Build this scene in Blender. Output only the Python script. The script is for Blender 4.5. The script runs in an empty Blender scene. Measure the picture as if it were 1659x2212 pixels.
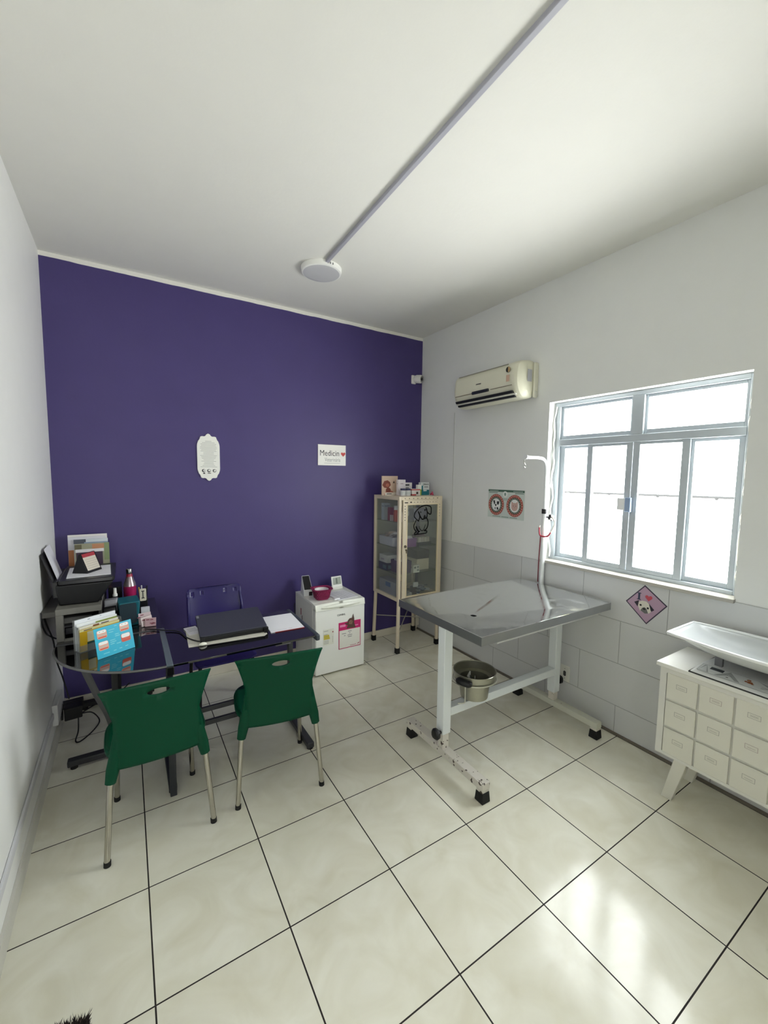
import bpy, bmesh, math, random
from mathutils import Vector, Matrix, geometry
random.seed(7)
S = bpy.context.scene
COL = S.collection
PI = math.pi
# ------------------------------------------------------------------ camera
cam = bpy.data.cameras.new('camera'); camo = bpy.data.objects.new('camera', cam); COL.objects.link(camo)
R = Matrix(((0.849, 0.037, -0.527), (-0.528, 0.082, -0.845), (0.012, 0.996, 0.089)))
def _rot(rx, ry, rz):
    return (Matrix.Rotation(rz, 3, 'Z') @ Matrix.Rotation(rx, 3, 'X') @ Matrix.Rotation(ry, 3, 'Y'))
camo.matrix_world = Matrix.Translation((-0.019, -2.290, 1.719)) @ _rot(1.4807, -0.1319, -0.4255).to_4x4()
cam.sensor_fit = 'HORIZONTAL'; cam.sensor_width = 36.0; cam.lens = 36.0 * 893.4 / 1659.0
cam.clip_start = 0.02; cam.clip_end = 200
S.camera = camo
# ------------------------------------------------------------------ daylight
W = bpy.data.worlds.new('daylight'); S.world = W; W.use_nodes = True
_n = W.node_tree.nodes; _l = W.node_tree.links; bg = _n['Background']; bg.inputs[1].default_value = 8.0
_tc = _n.new('ShaderNodeTexCoord'); _sp = _n.new('ShaderNodeSeparateXYZ'); _l.new(_tc.outputs['Generated'], _sp.inputs[0])
_cr = _n.new('ShaderNodeValToRGB'); _mr = _n.new('ShaderNodeMapRange'); _mr.inputs[1].default_value = -1; _mr.inputs[2].default_value = 1; _l.new(_sp.outputs[2], _mr.inputs[0]); _l.new(_mr.outputs[0], _cr.inputs[0])
_cr.color_ramp.elements[0].position = .44; _cr.color_ramp.elements[0].color = (.90, .90, .90, 1)      # sunlit pale yard and wall below the horizon
_cr.color_ramp.elements[1].position = .56; _cr.color_ramp.elements[1].color = (.83, .86, .89, 1)      # hazy bright sky
_l.new(_cr.outputs[0], bg.inputs[0])
def portal(name, loc, rot, sx, sy):
    l = bpy.data.lights.new(name, 'AREA'); l.shape = 'RECTANGLE'; l.size = sx; l.size_y = sy
    l.cycles.is_portal = True
    o = bpy.data.objects.new(name, l); o.location = loc; o.rotation_euler = rot; COL.objects.link(o)
portal('window_portal', (2.86, -0.847, 1.68), (0, PI/2, 0), 1.2, 1.2)
portal('doorway_fill_portal', (-.05, -3.36, 1.05), (PI/2, 0, 0), 0.12, 2.1)  # unseen doorway gap behind the camera, added for fill light
S.view_settings.view_transform = 'Standard'; S.view_settings.look = 'None'
S.view_settings.exposure = 1.78; S.view_settings.gamma = 1.0; S.view_settings.use_curve_mapping = False
try:
    S.cycles.max_bounces = 12; S.cycles.diffuse_bounces = 8; S.cycles.glossy_bounces = 5; S.cycles.transparent_max_bounces = 24
    S.cycles.use_denoising = True; S.cycles.sample_clamp_indirect = 6.0
except Exception: pass

# ------------------------------------------------------------------ materials
def lin(h):
    h = h.lstrip('#'); c = [int(h[i:i+2], 16)/255 for i in (0, 2, 4)]
    return tuple(x/12.92 if x <= .04045 else ((x+.055)/1.055)**2.4 for x in c) + (1,)
_M = {}
def mat(h, rough=.5, metal=0.0, var=.04, bump=0.0, bscale=60, alpha=1.0, coat=0.0, trans=0.0, vscale=9, spec=.5):
    k = (h, rough, metal, var, bump, bscale, alpha, coat, trans, vscale, spec)
    if k in _M: return _M[k]
    m = bpy.data.materials.new('paint_%s' % h.strip('#')); m.use_nodes = True
    n = m.node_tree.nodes; L = m.node_tree.links; b = n['Principled BSDF']
    c = lin(h)
    tc = n.new('ShaderNodeTexCoord'); nz = n.new('ShaderNodeTexNoise'); nz.inputs['Scale'].default_value = vscale; nz.inputs['Detail'].default_value = 4
    L.new(tc.outputs['Object'], nz.inputs['Vector'])
    mx = n.new('ShaderNodeMix'); mx.data_type = 'RGBA'
    mx.inputs[6].default_value = tuple(x*(1-var) for x in c[:3])+(1,); mx.inputs[7].default_value = tuple(min(1, x*(1+var)) for x in c[:3])+(1,)
    L.new(nz.outputs['Fac'], mx.inputs[0]); L.new(mx.outputs[2], b.inputs['Base Color'])
    b.inputs['Roughness'].default_value = rough; b.inputs['Metallic'].default_value = metal
    b.inputs['Alpha'].default_value = alpha; b.inputs['Coat Weight'].default_value = coat; b.inputs['Coat Roughness'].default_value = .05
    b.inputs['Transmission Weight'].default_value = trans; b.inputs['Specular IOR Level'].default_value = spec
    if bump:
        n2 = n.new('ShaderNodeTexNoise'); n2.inputs['Scale'].default_value = bscale; L.new(tc.outputs['Object'], n2.inputs['Vector'])
        bp = n.new('ShaderNodeBump'); bp.inputs['Strength'].default_value = bump; bp.inputs['Distance'].default_value = .004
        L.new(n2.outputs['Fac'], bp.inputs['Height']); L.new(bp.outputs[0], b.inputs['Normal'])
    _M[k] = m; return m
def glassmat(name, tint=(1, 1, 1), refl=.08, haze=0.0):
    m = bpy.data.materials.new(name); m.use_nodes = True; n = m.node_tree.nodes; L = m.node_tree.links; n.clear()
    out = n.new('ShaderNodeOutputMaterial'); t = n.new('ShaderNodeBsdfTransparent'); t.inputs[0].default_value = tint + (1,)
    g = n.new('ShaderNodeBsdfGlossy'); g.inputs['Roughness'].default_value = .02
    fr = n.new('ShaderNodeFresnel'); fr.inputs[0].default_value = 1.45
    ml = n.new('ShaderNodeMath'); ml.operation = 'MULTIPLY_ADD'; ml.inputs[1].default_value = 1.0; ml.inputs[2].default_value = refl*.3
    mx = n.new('ShaderNodeMixShader'); L.new(fr.outputs[0], ml.inputs[0]); ge = n.new('ShaderNodeNewGeometry'); fb = n.new('ShaderNodeMath'); fb.operation = 'SUBTRACT'; fb.inputs[0].default_value = 1.0; L.new(ge.outputs['Backfacing'], fb.inputs[1])
    mu = n.new('ShaderNodeMath'); mu.operation = 'MULTIPLY'; mu.use_clamp = True; L.new(ml.outputs[0], mu.inputs[0]); L.new(fb.outputs[0], mu.inputs[1]); L.new(mu.outputs[0], mx.inputs[0]); L.new(t.outputs[0], mx.inputs[1]); L.new(g.outputs[0], mx.inputs[2])
    last = mx
    if haze:
        d = n.new('ShaderNodeBsdfDiffuse'); d.inputs[0].default_value = (.8, .82, .8, 1)
        m2 = n.new('ShaderNodeMixShader'); m2.inputs[0].default_value = haze; L.new(mx.outputs[0], m2.inputs[1]); L.new(d.outputs[0], m2.inputs[2]); last = m2
    L.new(last.outputs[0], out.inputs[0]); return m
GLASS = glassmat('clear_glass', (.97, .98, .97))
CABGLASS = glassmat('cabinet_glass', (.90, .92, .90), .15, .055)
CLEARP = glassmat('clear_plastic', (.85, .86, .87), .2, .12)
WHITEW = mat('#e2e3e1', .55, var=.02, bump=.12, bscale=45)
BLACK = mat('#0c0c0e', .4)
RUBBER = mat('#0a0a0b', .7)
CHROME = mat('#b9b5ab', .22, metal=1, var=.1, vscale=40)
STEEL = mat('#a7a8a6', .25, metal=1, var=.05)
ALU = mat('#bcc4ca', .38, metal=.3, var=.03)
PAPER = mat('#eeeef2', .7, var=.01)
INK = mat('#2b2b30', .7); GREYINK = mat('#8e8e90', .7)

def floor_mat():
    m = bpy.data.materials.new('porcelain_tile'); m.use_nodes = True; n = m.node_tree.nodes; L = m.node_tree.links; b = n['Principled BSDF']
    def N(t, **k):
        x = n.new(t)
        for a, v in k.items(): setattr(x, a, v)
        return x
    geo = N('ShaderNodeNewGeometry'); sep = N('ShaderNodeSeparateXYZ'); L.new(geo.outputs['Position'], sep.inputs[0])
    def M(op, a, bb=None, c=None):
        x = N('ShaderNodeMath', operation=op)
        for i, v in enumerate((a, bb, c)):
            if v is None: continue
            if isinstance(v, (int, float)): x.inputs[i].default_value = v
            else: L.new(v, x.inputs[i])
        return x.outputs[0]
    T = .45
    gx, gy = M('DIVIDE', sep.outputs[0], T), M('DIVIDE', sep.outputs[1], T)
    def dist(g):
        f = M('FRACT', g); return M('MULTIPLY', M('MINIMUM', f, M('SUBTRACT', 1.0, f)), T)
    d = M('MINIMUM', dist(gx), M('MULTIPLY', dist(gy), 1.1))
    grout = M('LESS_THAN', d, .0027)
    cell = N('ShaderNodeCombineXYZ'); L.new(M('FLOOR', gx), cell.inputs[0]); L.new(M('FLOOR', gy), cell.inputs[1])
    wn = N('ShaderNodeTexWhiteNoise'); L.new(cell.outputs[0], wn.inputs['Vector'])
    sc = N('ShaderNodeVectorMath', operation='SCALE'); L.new(wn.outputs['Color'], sc.inputs[0]); sc.inputs['Scale'].default_value = 9
    ad = N('ShaderNodeVectorMath', operation='ADD'); L.new(geo.outputs['Position'], ad.inputs[0]); L.new(sc.outputs[0], ad.inputs[1])
    nz = N('ShaderNodeTexNoise'); nz.inputs['Scale'].default_value = 4.5; nz.inputs['Detail'].default_value = 6; nz.inputs['Distortion'].default_value = 1.2
    L.new(ad.outputs[0], nz.inputs['Vector'])
    cr = N('ShaderNodeValToRGB'); cr.color_ramp.elements[0].position = .3; cr.color_ramp.elements[0].color = lin('#dad6c3'); cr.color_ramp.elements[1].position = .7; cr.color_ramp.elements[1].color = lin('#e9e7d9')
    L.new(nz.outputs['Fac'], cr.inputs[0])
    mx = N('ShaderNodeMix', data_type='RGBA'); L.new(grout, mx.inputs[0]); L.new(cr.outputs[0], mx.inputs[6]); mx.inputs[7].default_value = lin('#2a2422')
    L.new(mx.outputs[2], b.inputs['Base Color']); b.inputs['Specular IOR Level'].default_value = .24
    rg = M('MULTIPLY_ADD', grout, .6, M('MULTIPLY_ADD', nz.outputs['Fac'], .10, .09))
    L.new(rg, b.inputs['Roughness'])
    # raised veins pressed into the glaze
    v = N('ShaderNodeTexNoise'); v.inputs['Scale'].default_value = 3.2; v.inputs['Detail'].default_value = 3; v.inputs['Distortion'].default_value = 2.2; L.new(ad.outputs[0], v.inputs['Vector'])
    vv = M('ABSOLUTE', M('SUBTRACT', v.outputs['Fac'], .5)); vein = M('SMOOTH_MIN', vv, .012, .01)
    w2 = N('ShaderNodeTexNoise'); w2.inputs['Scale'].default_value = 5; L.new(geo.outputs['Position'], w2.inputs['Vector'])
    h = M('ADD', M('MULTIPLY', vein, 4.0), M('MULTIPLY', w2.outputs['Fac'], .35))
    h = M('SUBTRACT', h, M('MULTIPLY', M('LESS_THAN', d, .0028), .5))
    bp = N('ShaderNodeBump'); bp.inputs['Strength'].default_value = .06; bp.inputs['Distance'].default_value = .006; L.new(h, bp.inputs['Height']); L.new(bp.outputs[0], b.inputs['Normal'])
    return m
def dado_mat():
    m = bpy.data.materials.new('painted_wall_tile'); m.use_nodes = True; n = m.node_tree.nodes; L = m.node_tree.links; b = n['Principled BSDF']
    geo = n.new('ShaderNodeNewGeometry'); sep = n.new('ShaderNodeSeparateXYZ'); L.new(geo.outputs['Position'], sep.inputs[0])
    def M(op, a, bb=None, c=None):
        x = n.new('ShaderNodeMath'); x.operation = op
        for i, v in enumerate((a, bb, c)):
            if v is None: continue
            if isinstance(v, (int, float)): x.inputs[i].default_value = v
            else: L.new(v, x.inputs[i])
        return x.outputs[0]
    zz = M('DIVIDE', M('ADD', sep.outputs[2], .093), .29)
    row = M('FLOOR', zz); odd = M('MODULO', row, 2.0)
    yy = M('DIVIDE', M('ADD', M('ADD', sep.outputs[1], 10.0 + .865 - .0 + .36), M('MULTIPLY', odd, .2725)), .545)
    def dist(g, T):
        f = M('FRACT', g); return M('MULTIPLY', M('MINIMUM', f, M('SUBTRACT', 1.0, f)), T)
    d = M('MINIMUM', dist(zz, .29), dist(yy, .545))
    g = M('LESS_THAN', d, .0017)
    mx = n.new('ShaderNodeMix'); mx.data_type = 'RGBA'; L.new(M('MULTIPLY', g, .7), mx.inputs[0]); mx.inputs[6].default_value = lin('#cbcccc'); mx.inputs[7].default_value = lin('#7c7e7c')
    L.new(mx.outputs[2], b.inputs['Base Color']); b.inputs['Roughness'].default_value = .45
    nz = n.new('ShaderNodeTexNoise'); nz.inputs['Scale'].default_value = 30; L.new(geo.outputs['Position'], nz.inputs['Vector'])
    h = M('ADD', M('MULTIPLY', M('MINIMUM', d, .004), 200.0), M('MULTIPLY', nz.outputs['Fac'], .4))
    bp = n.new('ShaderNodeBump'); bp.inputs['Strength'].default_value = .5; bp.inputs['Distance'].default_value = .004; L.new(h, bp.inputs['Height']); L.new(bp.outputs[0], b.inputs['Normal'])
    return m
def purple_mat():
    # purple paint up to a slightly wavy masking line, white above it
    m = bpy.data.materials.new('purple_wall_paint'); m.use_nodes = True; n = m.node_tree.nodes; L = m.node_tree.links; b = n['Principled BSDF']
    geo = n.new('ShaderNodeNewGeometry'); sep = n.new('ShaderNodeSeparateXYZ'); L.new(geo.outputs['Position'], sep.inputs[0])
    nz = n.new('ShaderNodeTexNoise'); nz.inputs['Scale'].default_value = 5; L.new(geo.outputs['Position'], nz.inputs['Vector'])
    a = n.new('ShaderNodeMath'); a.operation = 'MULTIPLY_ADD'; L.new(nz.outputs['Fac'], a.inputs[0]); a.inputs[1].default_value = .016; L.new(sep.outputs[2], a.inputs[2])
    g = n.new('ShaderNodeMath'); g.operation = 'GREATER_THAN'; L.new(a.outputs[0], g.inputs[0]); g.inputs[1].default_value = 3.148
    c2 = n.new('ShaderNodeMix'); c2.data_type = 'RGBA'; L.new(nz.outputs['Fac'], c2.inputs[0]); c2.inputs[6].default_value = lin('#41366e'); c2.inputs[7].default_value = lin('#453a74')
    mx = n.new('ShaderNodeMix'); mx.data_type = 'RGBA'; L.new(g.outputs[0], mx.inputs[0]); L.new(c2.outputs[2], mx.inputs[6]); mx.inputs[7].default_value = lin('#e8e6e0')
    L.new(mx.outputs[2], b.inputs['Base Color']); b.inputs['Roughness'].default_value = .5
    n2 = n.new('ShaderNodeTexNoise'); n2.inputs['Scale'].default_value = 60; L.new(geo.outputs['Position'], n2.inputs['Vector'])
    bp = n.new('ShaderNodeBump'); bp.inputs['Strength'].default_value = .12; bp.inputs['Distance'].default_value = .004; L.new(n2.outputs['Fac'], bp.inputs['Height']); L.new(bp.outputs[0], b.inputs['Normal'])
    return m
def steel_top_mat():
    m = bpy.data.materials.new('worn_stainless'); m.use_nodes = True; n = m.node_tree.nodes; L = m.node_tree.links; b = n['Principled BSDF']
    b.inputs['Metallic'].default_value = 1; b.inputs['Base Color'].default_value = lin('#eceeee')
    g = n.new('ShaderNodeNewGeometry'); nz = n.new('ShaderNodeTexNoise'); nz.inputs['Scale'].default_value = 9; nz.inputs['Detail'].default_value = 8; nz.inputs['Distortion'].default_value = 1.5
    L.new(g.outputs['Position'], nz.inputs['Vector'])
    r = n.new('ShaderNodeMapRange'); r.inputs[1].default_value = .35; r.inputs[2].default_value = .75; r.inputs[3].default_value = .05; r.inputs[4].default_value = .20
    L.new(nz.outputs['Fac'], r.inputs[0]); L.new(r.outputs[0], b.inputs['Roughness']); return m
def chipped_mat(base='#d3d6d4', spot='#4a3f3a', cut=.62, sc=14):
    m = bpy.data.materials.new('chipped_enamel'); m.use_nodes = True; n = m.node_tree.nodes; L = m.node_tree.links; b = n['Principled BSDF']
    g = n.new('ShaderNodeTexCoord'); nz = n.new('ShaderNodeTexNoise'); nz.inputs['Scale'].default_value = sc; nz.inputs['Detail'].default_value = 6; L.new(g.outputs['Object'], nz.inputs['Vector'])
    r = n.new('ShaderNodeValToRGB'); r.color_ramp.elements[0].position = cut; r.color_ramp.elements[0].color = lin(base); r.color_ramp.elements[1].position = cut+.02; r.color_ramp.elements[1].color = lin(spot)
    L.new(nz.outputs['Fac'], r.inputs[0]); L.new(r.outputs[0], b.inputs['Base Color']); b.inputs['Roughness'].default_value = .45; return m

# ------------------------------------------------------------------ mesh helpers
class MB:
    def __init__(s): s.bm = bmesh.new(); s.mats = []; s.M = Matrix.Identity(4); s.mi = 0
    def m(s, mt):
        if mt not in s.mats: s.mats.append(mt)
        s.mi = s.mats.index(mt); return s
    def at(s, M): s.M = M; return s
    def v(s, p): return s.bm.verts.new(s.M @ Vector(p))
    def f(s, vs, smooth=False):
        try: fc = s.bm.faces.new(vs)
        except ValueError: return
        fc.material_index = s.mi; fc.smooth = smooth; return fc
    def box(s, x0, x1, y0, y1, z0, z1, R=None):
        P = [(x0,y0,z0),(x1,y0,z0),(x1,y1,z0),(x0,y1,z0),(x0,y0,z1),(x1,y0,z1),(x1,y1,z1),(x0,y1,z1)]
        if R is not None: P = [R @ Vector(p) for p in P]
        q = [s.v(p) for p in P]
        for a in ((0,3,2,1),(4,5,6,7),(0,1,5,4),(1,2,6,5),(2,3,7,6),(3,0,4,7)): s.f([q[i] for i in a])
        return s
    def hexa(s, P):   # eight corners, bottom ring then top ring
        q = [s.v(p) for p in P]
        for a in ((0,3,2,1),(4,5,6,7),(0,1,5,4),(1,2,6,5),(2,3,7,6),(3,0,4,7)): s.f([q[i] for i in a])
        return s
    def bar(s, p0, p1, w, h, up=(0,0,1)):
        p0, p1 = Vector(p0), Vector(p1); d = (p1-p0).normalized(); u = Vector(up); x = d.cross(u)
        if x.length < 1e-4: x = d.cross(Vector((1,0,0)))
        x.normalize(); y = x.cross(d)
        c = lambda o: [o+x*(a*w/2)+y*(b*h/2) for a, b in ((-1,-1),(1,-1),(1,1),(-1,1))]
        A, B = [s.v(p) for p in c(p0)], [s.v(p) for p in c(p1)]
        s.f(A[::-1]); s.f(B)
        for i in range(4): s.f([A[i], A[(i+1)%4], B[(i+1)%4], B[i]])
        return s
    def tube(s, pts, r, seg=12, cap=True, closed=False, sy=1.0):
        pts = [Vector(p) for p in pts]; n = len(pts); rs = r if isinstance(r, (list, tuple)) else [r]*n
        rings = []; prev = None
        for i, p in enumerate(pts):
            if closed: t = pts[(i+1)%n]-pts[i-1]
            else: t = pts[min(i+1, n-1)]-pts[max(i-1, 0)]
            t.normalize()
            if prev is None:
                a = t.cross(Vector((0,0,1)))
                if a.length < 1e-3: a = t.cross(Vector((1,0,0)))
                a.normalize()
            else:
                a = prev-t*prev.dot(t); a.normalize()
            prev = a; b = t.cross(a)
            rings.append([s.v(p+(a*math.cos(2*PI*k/seg)+b*math.sin(2*PI*k/seg)*sy)*rs[i]) for k in range(seg)])
        m = n if closed else n-1
        for i in range(m):
            A, B = rings[i], rings[(i+1)%n]
            for k in range(seg): s.f([A[k], A[(k+1)%seg], B[(k+1)%seg], B[k]], True)
        if cap and not closed: s.f(rings[0][::-1]); s.f(rings[-1])
        return s
    def cyl(s, p0, p1, r0, r1=None, seg=20): return s.tube([p0, p1], [r0, r1 if r1 is not None else r0], seg)
    def lathe(s, prof, c=(0,0,0), seg=28, sx=1, sy=1, n=2.0):
        rings = []
        for r, z in prof:
            ring = []
            for k in range(seg):
                a = 2*PI*k/seg; ca, sa = math.cos(a), math.sin(a)
                q = (abs(ca)**n+abs(sa)**n)**(-1/n) if n != 2 else 1
                ring.append(s.v((c[0]+r*ca*q*sx, c[1]+r*sa*q*sy, c[2]+z)))
            rings.append(ring)
        for A, B in zip(rings, rings[1:]):
            for k in range(seg): s.f([A[k], A[(k+1)%seg], B[(k+1)%seg], B[k]], True)
        if prof[0][0] > 1e-4: s.f(rings[0][::-1])
        if prof[-1][0] > 1e-4: s.f(rings[-1])
        return s
    def prism(s, pts, z0, z1):   # outline in local XY
        a = [s.v((x, y, z0)) for x, y in pts]; b = [s.v((x, y, z1)) for x, y in pts]
        s.f(a[::-1]); s.f(b); n = len(pts)
        for i in range(n): s.f([a[i], a[(i+1)%n], b[(i+1)%n], b[i]])
        return s
    def flat(s, pts, w=0.0): s.f([s.v((x, y, w)) for x, y in pts]); return s
    def rect(s, x0, x1, y0, y1, w=0.0): return s.flat([(x0,y0),(x1,y0),(x1,y1),(x0,y1)], w)
    def disc(s, cx, cy, rx, ry=None, w=0.0, seg=28):
        ry = ry or rx; return s.flat([(cx+rx*math.cos(2*PI*k/seg), cy+ry*math.sin(2*PI*k/seg)) for k in range(seg)], w)
    def heart(s, cx, cy, r, w=0.0):
        P = []
        for k in range(28):
            t = 2*PI*k/28; P.append((cx+r*math.sin(t)**3, cy+r*(13*math.cos(t)-5*math.cos(2*t)-2*math.cos(3*t)-math.cos(4*t))/16))
        return s.flat(P[::-1], w)
    def stroke(s, pts, wd, w=0.0):
        for (x0, y0), (x1, y1) in zip(pts, pts[1:]):
            dx, dy = x1-x0, y1-y0; l = math.hypot(dx, dy) or 1; nx, ny = -dy/l*wd/2, dx/l*wd/2; ex, ey = dx/l*wd*.3, dy/l*wd*.3
            s.flat([(x0-nx-ex, y0-ny-ey), (x1-nx+ex, y1-ny+ey), (x1+nx+ex, y1+ny+ey), (x0+nx-ex, y0+ny-ey)], w)
        return s
    def sheet(s, outline, holes, fn, step):
        """triangulated plate with holes mapped by fn(u,v) onto a curved surface"""
        def inside(p, poly):
            c = False; j = len(poly)-1
            for i in range(len(poly)):
                if (poly[i][1] > p[1]) != (poly[j][1] > p[1]) and p[0] < (poly[j][0]-poly[i][0])*(p[1]-poly[i][1])/(poly[j][1]-poly[i][1])+poly[i][0]: c = not c
                j = i
            return c
        V = []; E = []
        for lp in [outline]+holes:
            b = len(V); V += [Vector(p) for p in lp]; E += [(b+i, b+(i+1) % len(lp)) for i in range(len(lp))]
        xs = [p[0] for p in outline]; ys = [p[1] for p in outline]; y = min(ys)+step/2
        while y < max(ys):
            x = min(xs)+step/2
            while x < max(xs):
                if inside((x, y), outline) and not any(inside((x, y), h) for h in holes): V.append(Vector((x, y)))
                x += step
            y += step
        r = geometry.delaunay_2d_cdt(V, E, [], 0, 1e-6)
        vs = [s.v(fn(p[0], p[1])) for p in r[0]]
        for t in r[2]:
            c = sum((r[0][i] for i in t), Vector((0, 0)))/3
            if inside(c, outline) and not any(inside(c, h) for h in holes): s.f([vs[i] for i in t], True)
        return s
    def text(s, string, size, M, bold=0.0, sx=1.0):
        """lettering in local XY at M"""
        cu = bpy.data.curves.new('t', 'FONT'); cu.body = string; cu.size = size; cu.align_x = 'CENTER'; cu.align_y = 'CENTER'; cu.offset = bold; cu.resolution_u = 3
        o = bpy.data.objects.new('t', cu); COL.objects.link(o); dg = bpy.context.evaluated_depsgraph_get(); me = o.evaluated_get(dg).to_mesh()
        vs = [s.v(M @ Vector((v.co.x*sx, v.co.y, v.co.z))) for v in me.vertices]
        for p in me.polygons: s.f([vs[i] for i in p.vertices])
        o.evaluated_get(dg).to_mesh_clear(); bpy.data.objects.remove(o); bpy.data.curves.remove(cu); return s
    def build(s, name, parent=None, bevel=0, seg=2, solid=0, subd=0, mt=None, off=0, norm=True):
        if mt is not None: s.m(mt)
        me = bpy.data.meshes.new(name)
        if norm: bmesh.ops.recalc_face_normals(s.bm, faces=s.bm.faces)
        s.bm.to_mesh(me); s.bm.free()
        for m in s.mats: me.materials.append(m)
        o = bpy.data.objects.new(name, me); COL.objects.link(o)
        if parent is not None: o.parent = parent
        if solid:
            md = o.modifiers.new('solid', 'SOLIDIFY'); md.thickness = solid; md.offset = off
        if bevel:
            md = o.modifiers.new('bevel', 'BEVEL'); md.width = bevel; md.segments = seg; md.limit_method = 'ANGLE'; md.angle_limit = math.radians(40)
        if subd:
            md = o.modifiers.new('sub', 'SUBSURF'); md.levels = subd; md.render_levels = subd
        return o
def B(mt, *boxes):
    mb = MB().m(mt)
    for b in boxes: mb.box(*b)
    return mb
def tag(o, label, cat, group=None, kind=None):
    if label: o['label'] = label
    if cat: o['category'] = cat
    if group: o['group'] = group
    if kind: o['kind'] = kind
    return o
def thing(name, label, cat, loc=(0,0,0), rz=0, group=None, rot=None):
    o = bpy.data.objects.new(name, None); COL.objects.link(o); o.location = loc; o.rotation_euler = rot or (0, 0, rz); o.empty_display_size = .05
    return tag(o, label, cat, group)
def place(o, loc=(0,0,0), rz=0, rot=None): o.location = loc; o.rotation_euler = rot or (0, 0, rz); return o
def struct(o): o['kind'] = 'structure'; return o
def rr(x0, x1, y0, y1, r, n=5):
    P = []
    for cx, cy, a in ((x1-r, y0+r, -90), (x1-r, y1-r, 0), (x0+r, y1-r, 90), (x0+r, y0+r, 180)):
        for k in range(n+1):
            t = math.radians(a+90*k/n); P.append((cx+r*math.cos(t), cy+r*math.sin(t)))
    return P
def spline(P, n=8):
    P = [Vector(p) for p in P]; out = []
    for i in range(len(P)-1):
        a, b, c, d = P[max(i-1, 0)], P[i], P[i+1], P[min(i+2, len(P)-1)]
        for k in range(n):
            t = k/n; out.append(.5*((2*b)+(-a+c)*t+(2*a-5*b+4*c-d)*t*t+(-a+3*b-3*c+d)*t**3))
    out.append(P[-1]); return out
ZUP = Matrix.Identity(4)
def on_back(x, z, y=1.36): return Matrix.Translation((x, y, z)) @ Matrix.Rotation(PI/2, 4, 'X')          # local X=+x, Y=+z, normal -y
def on_right(y, z, x=2.72): return Matrix.Translation((x, y, z)) @ Matrix(((0,0,-1,0),(-1,0,0,0),(0,1,0,0),(0,0,0,1)))  # local X=-y, Y=+z, normal -x
FRONT = Matrix.Rotation(PI/2, 4, 'X')      # local XY -> world XZ facing -y
def T(*p): return Matrix.Translation(p)

# ------------------------------------------------------------------ the room
XL, XR, YB, YF, H = -.455, 2.72, 1.36, -3.3, 3.17
struct(B(floor_mat(), (XL-.15, XR+.15, YF-.15, YB+.15, -.06, 0)).build('floor'))
struct(B(mat('#e0dfd9', .7, var=.015, bump=.15, bscale=35), (XL-.15, XR+.15, YF-.15, YB+.15, H, H+.1)).build('ceiling'))
struct(B(purple_mat(), (XL-.15, XR+.15, YB, YB+.15, 0, H)).build('wall_back'))
struct(B(mat('#efefec', .5, var=.02, bump=.25, bscale=18), (XL-.15, XL, YF-.15, YB, 0, H)).build('wall_left'))
WY0, WY1, WZ0, WZ1 = -1.447, -.247, 1.08, 2.278
struct(B(WHITEW, (XR, XR+.15, YF-.15, WY0, 0, H), (XR, XR+.15, WY1, YB, 0, H), (XR, XR+.15, WY0, WY1, 0, WZ0), (XR, XR+.15, WY0, WY1, WZ1, H)).build('wall_right'))
struct(B(WHITEW, (XL, -.11, YF-.15, YF, 0, H), (.79, XR, YF-.15, YF, 0, H), (-.11, .79, YF-.15, YF, 2.1, H)).build('wall_front'))
struct(B(mat('#d8d4c8', .5), (.00, .79, YF-.08, YF-.03, 0, 2.1)).build('door_1', bevel=.003))  # unseen door set ajar; its gap is shaped to let in fill light
struct(B(dado_mat(), (XR-.005, XR, YF, YB, 0, 1.066)).build('trim_1'))
struct(B(mat('#d9d3c4', .35), (XL, XR, YB-.012, YB, 0, .075)).build('baseboard_back', bevel=.002))
struct(B(mat('#cfcdc4', .4), (XL, XL+.012, YF, YB-.012, 0, .085)).build('baseboard_left', bevel=.002))
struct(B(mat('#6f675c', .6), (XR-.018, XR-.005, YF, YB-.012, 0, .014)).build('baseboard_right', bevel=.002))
# marble sill
struct(B(mat('#b3b0a7', .25, var=.08), (2.692, 2.87, WY0-.008, WY1+.008, 1.06, 1.082)).build('trim_2', bevel=.003))
# window
win = thing('window_1', None, None, (0,0,0)); win['kind'] = 'structure'
fx0, fx1 = 2.79, 2.84
fr = MB().m(ALU)
fr.box(fx0, fx1, WY0, WY0+.03, WZ0, WZ1).box(fx0, fx1, WY1-.045, WY1, WZ0, WZ1)
fr.box(fx0, fx1, WY0+.03, WY1-.045, WZ1-.03, WZ1).box(fx0, fx1, WY0+.03, WY1-.045, WZ0, WZ0+.025)
fr.box(fx0-.006, fx1, WY0+.03, WY1-.045, 1.952, 2.0)          # transom
fr.box(fx0-.004, fx1, -.893, -.818, 2.0, WZ1-.03)             # upper mullion
fr.build('window_frame', win, bevel=.003)
def sash(y0, y1, z0, z1, x, st, name='sash'):
    m = MB().m(ALU); w = st
    m.box(x, x+.018, y0, y0+w, z0, z1).box(x, x+.018, y1-w, y1, z0, z1).box(x, x+.018, y0+w, y1-w, z0, z0+.03).box(x, x+.018, y0+w, y1-w, z1-.018, z1)
    s_ = m.build(name, win, bevel=.002)
    MB().m(GLASS).box(x+.007, x+.011, y0+w, y1-w, z0+.03, z1-.018).build('pane', s_)
sash(-.560, -.292, 1.105, 1.952, 2.815, .038); sash(-1.417, -1.140, 1.105, 1.952, 2.815, .036)
sash(-.835, -.522, 1.105, 1.952, 2.795, .040); sash(-1.160, -.838, 1.105, 1.952, 2.795, .042)
sash(-.822, -.292, 2.0, 2.248, 2.81, .02); sash(-1.417, -.888, 2.0, 2.248, 2.81, .02)
B(mat('#e8e9ea', .3), (2.775, 2.797, -.815, -.765, 1.505, 1.585)).build('latch_plate', win, bevel=.003)
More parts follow.
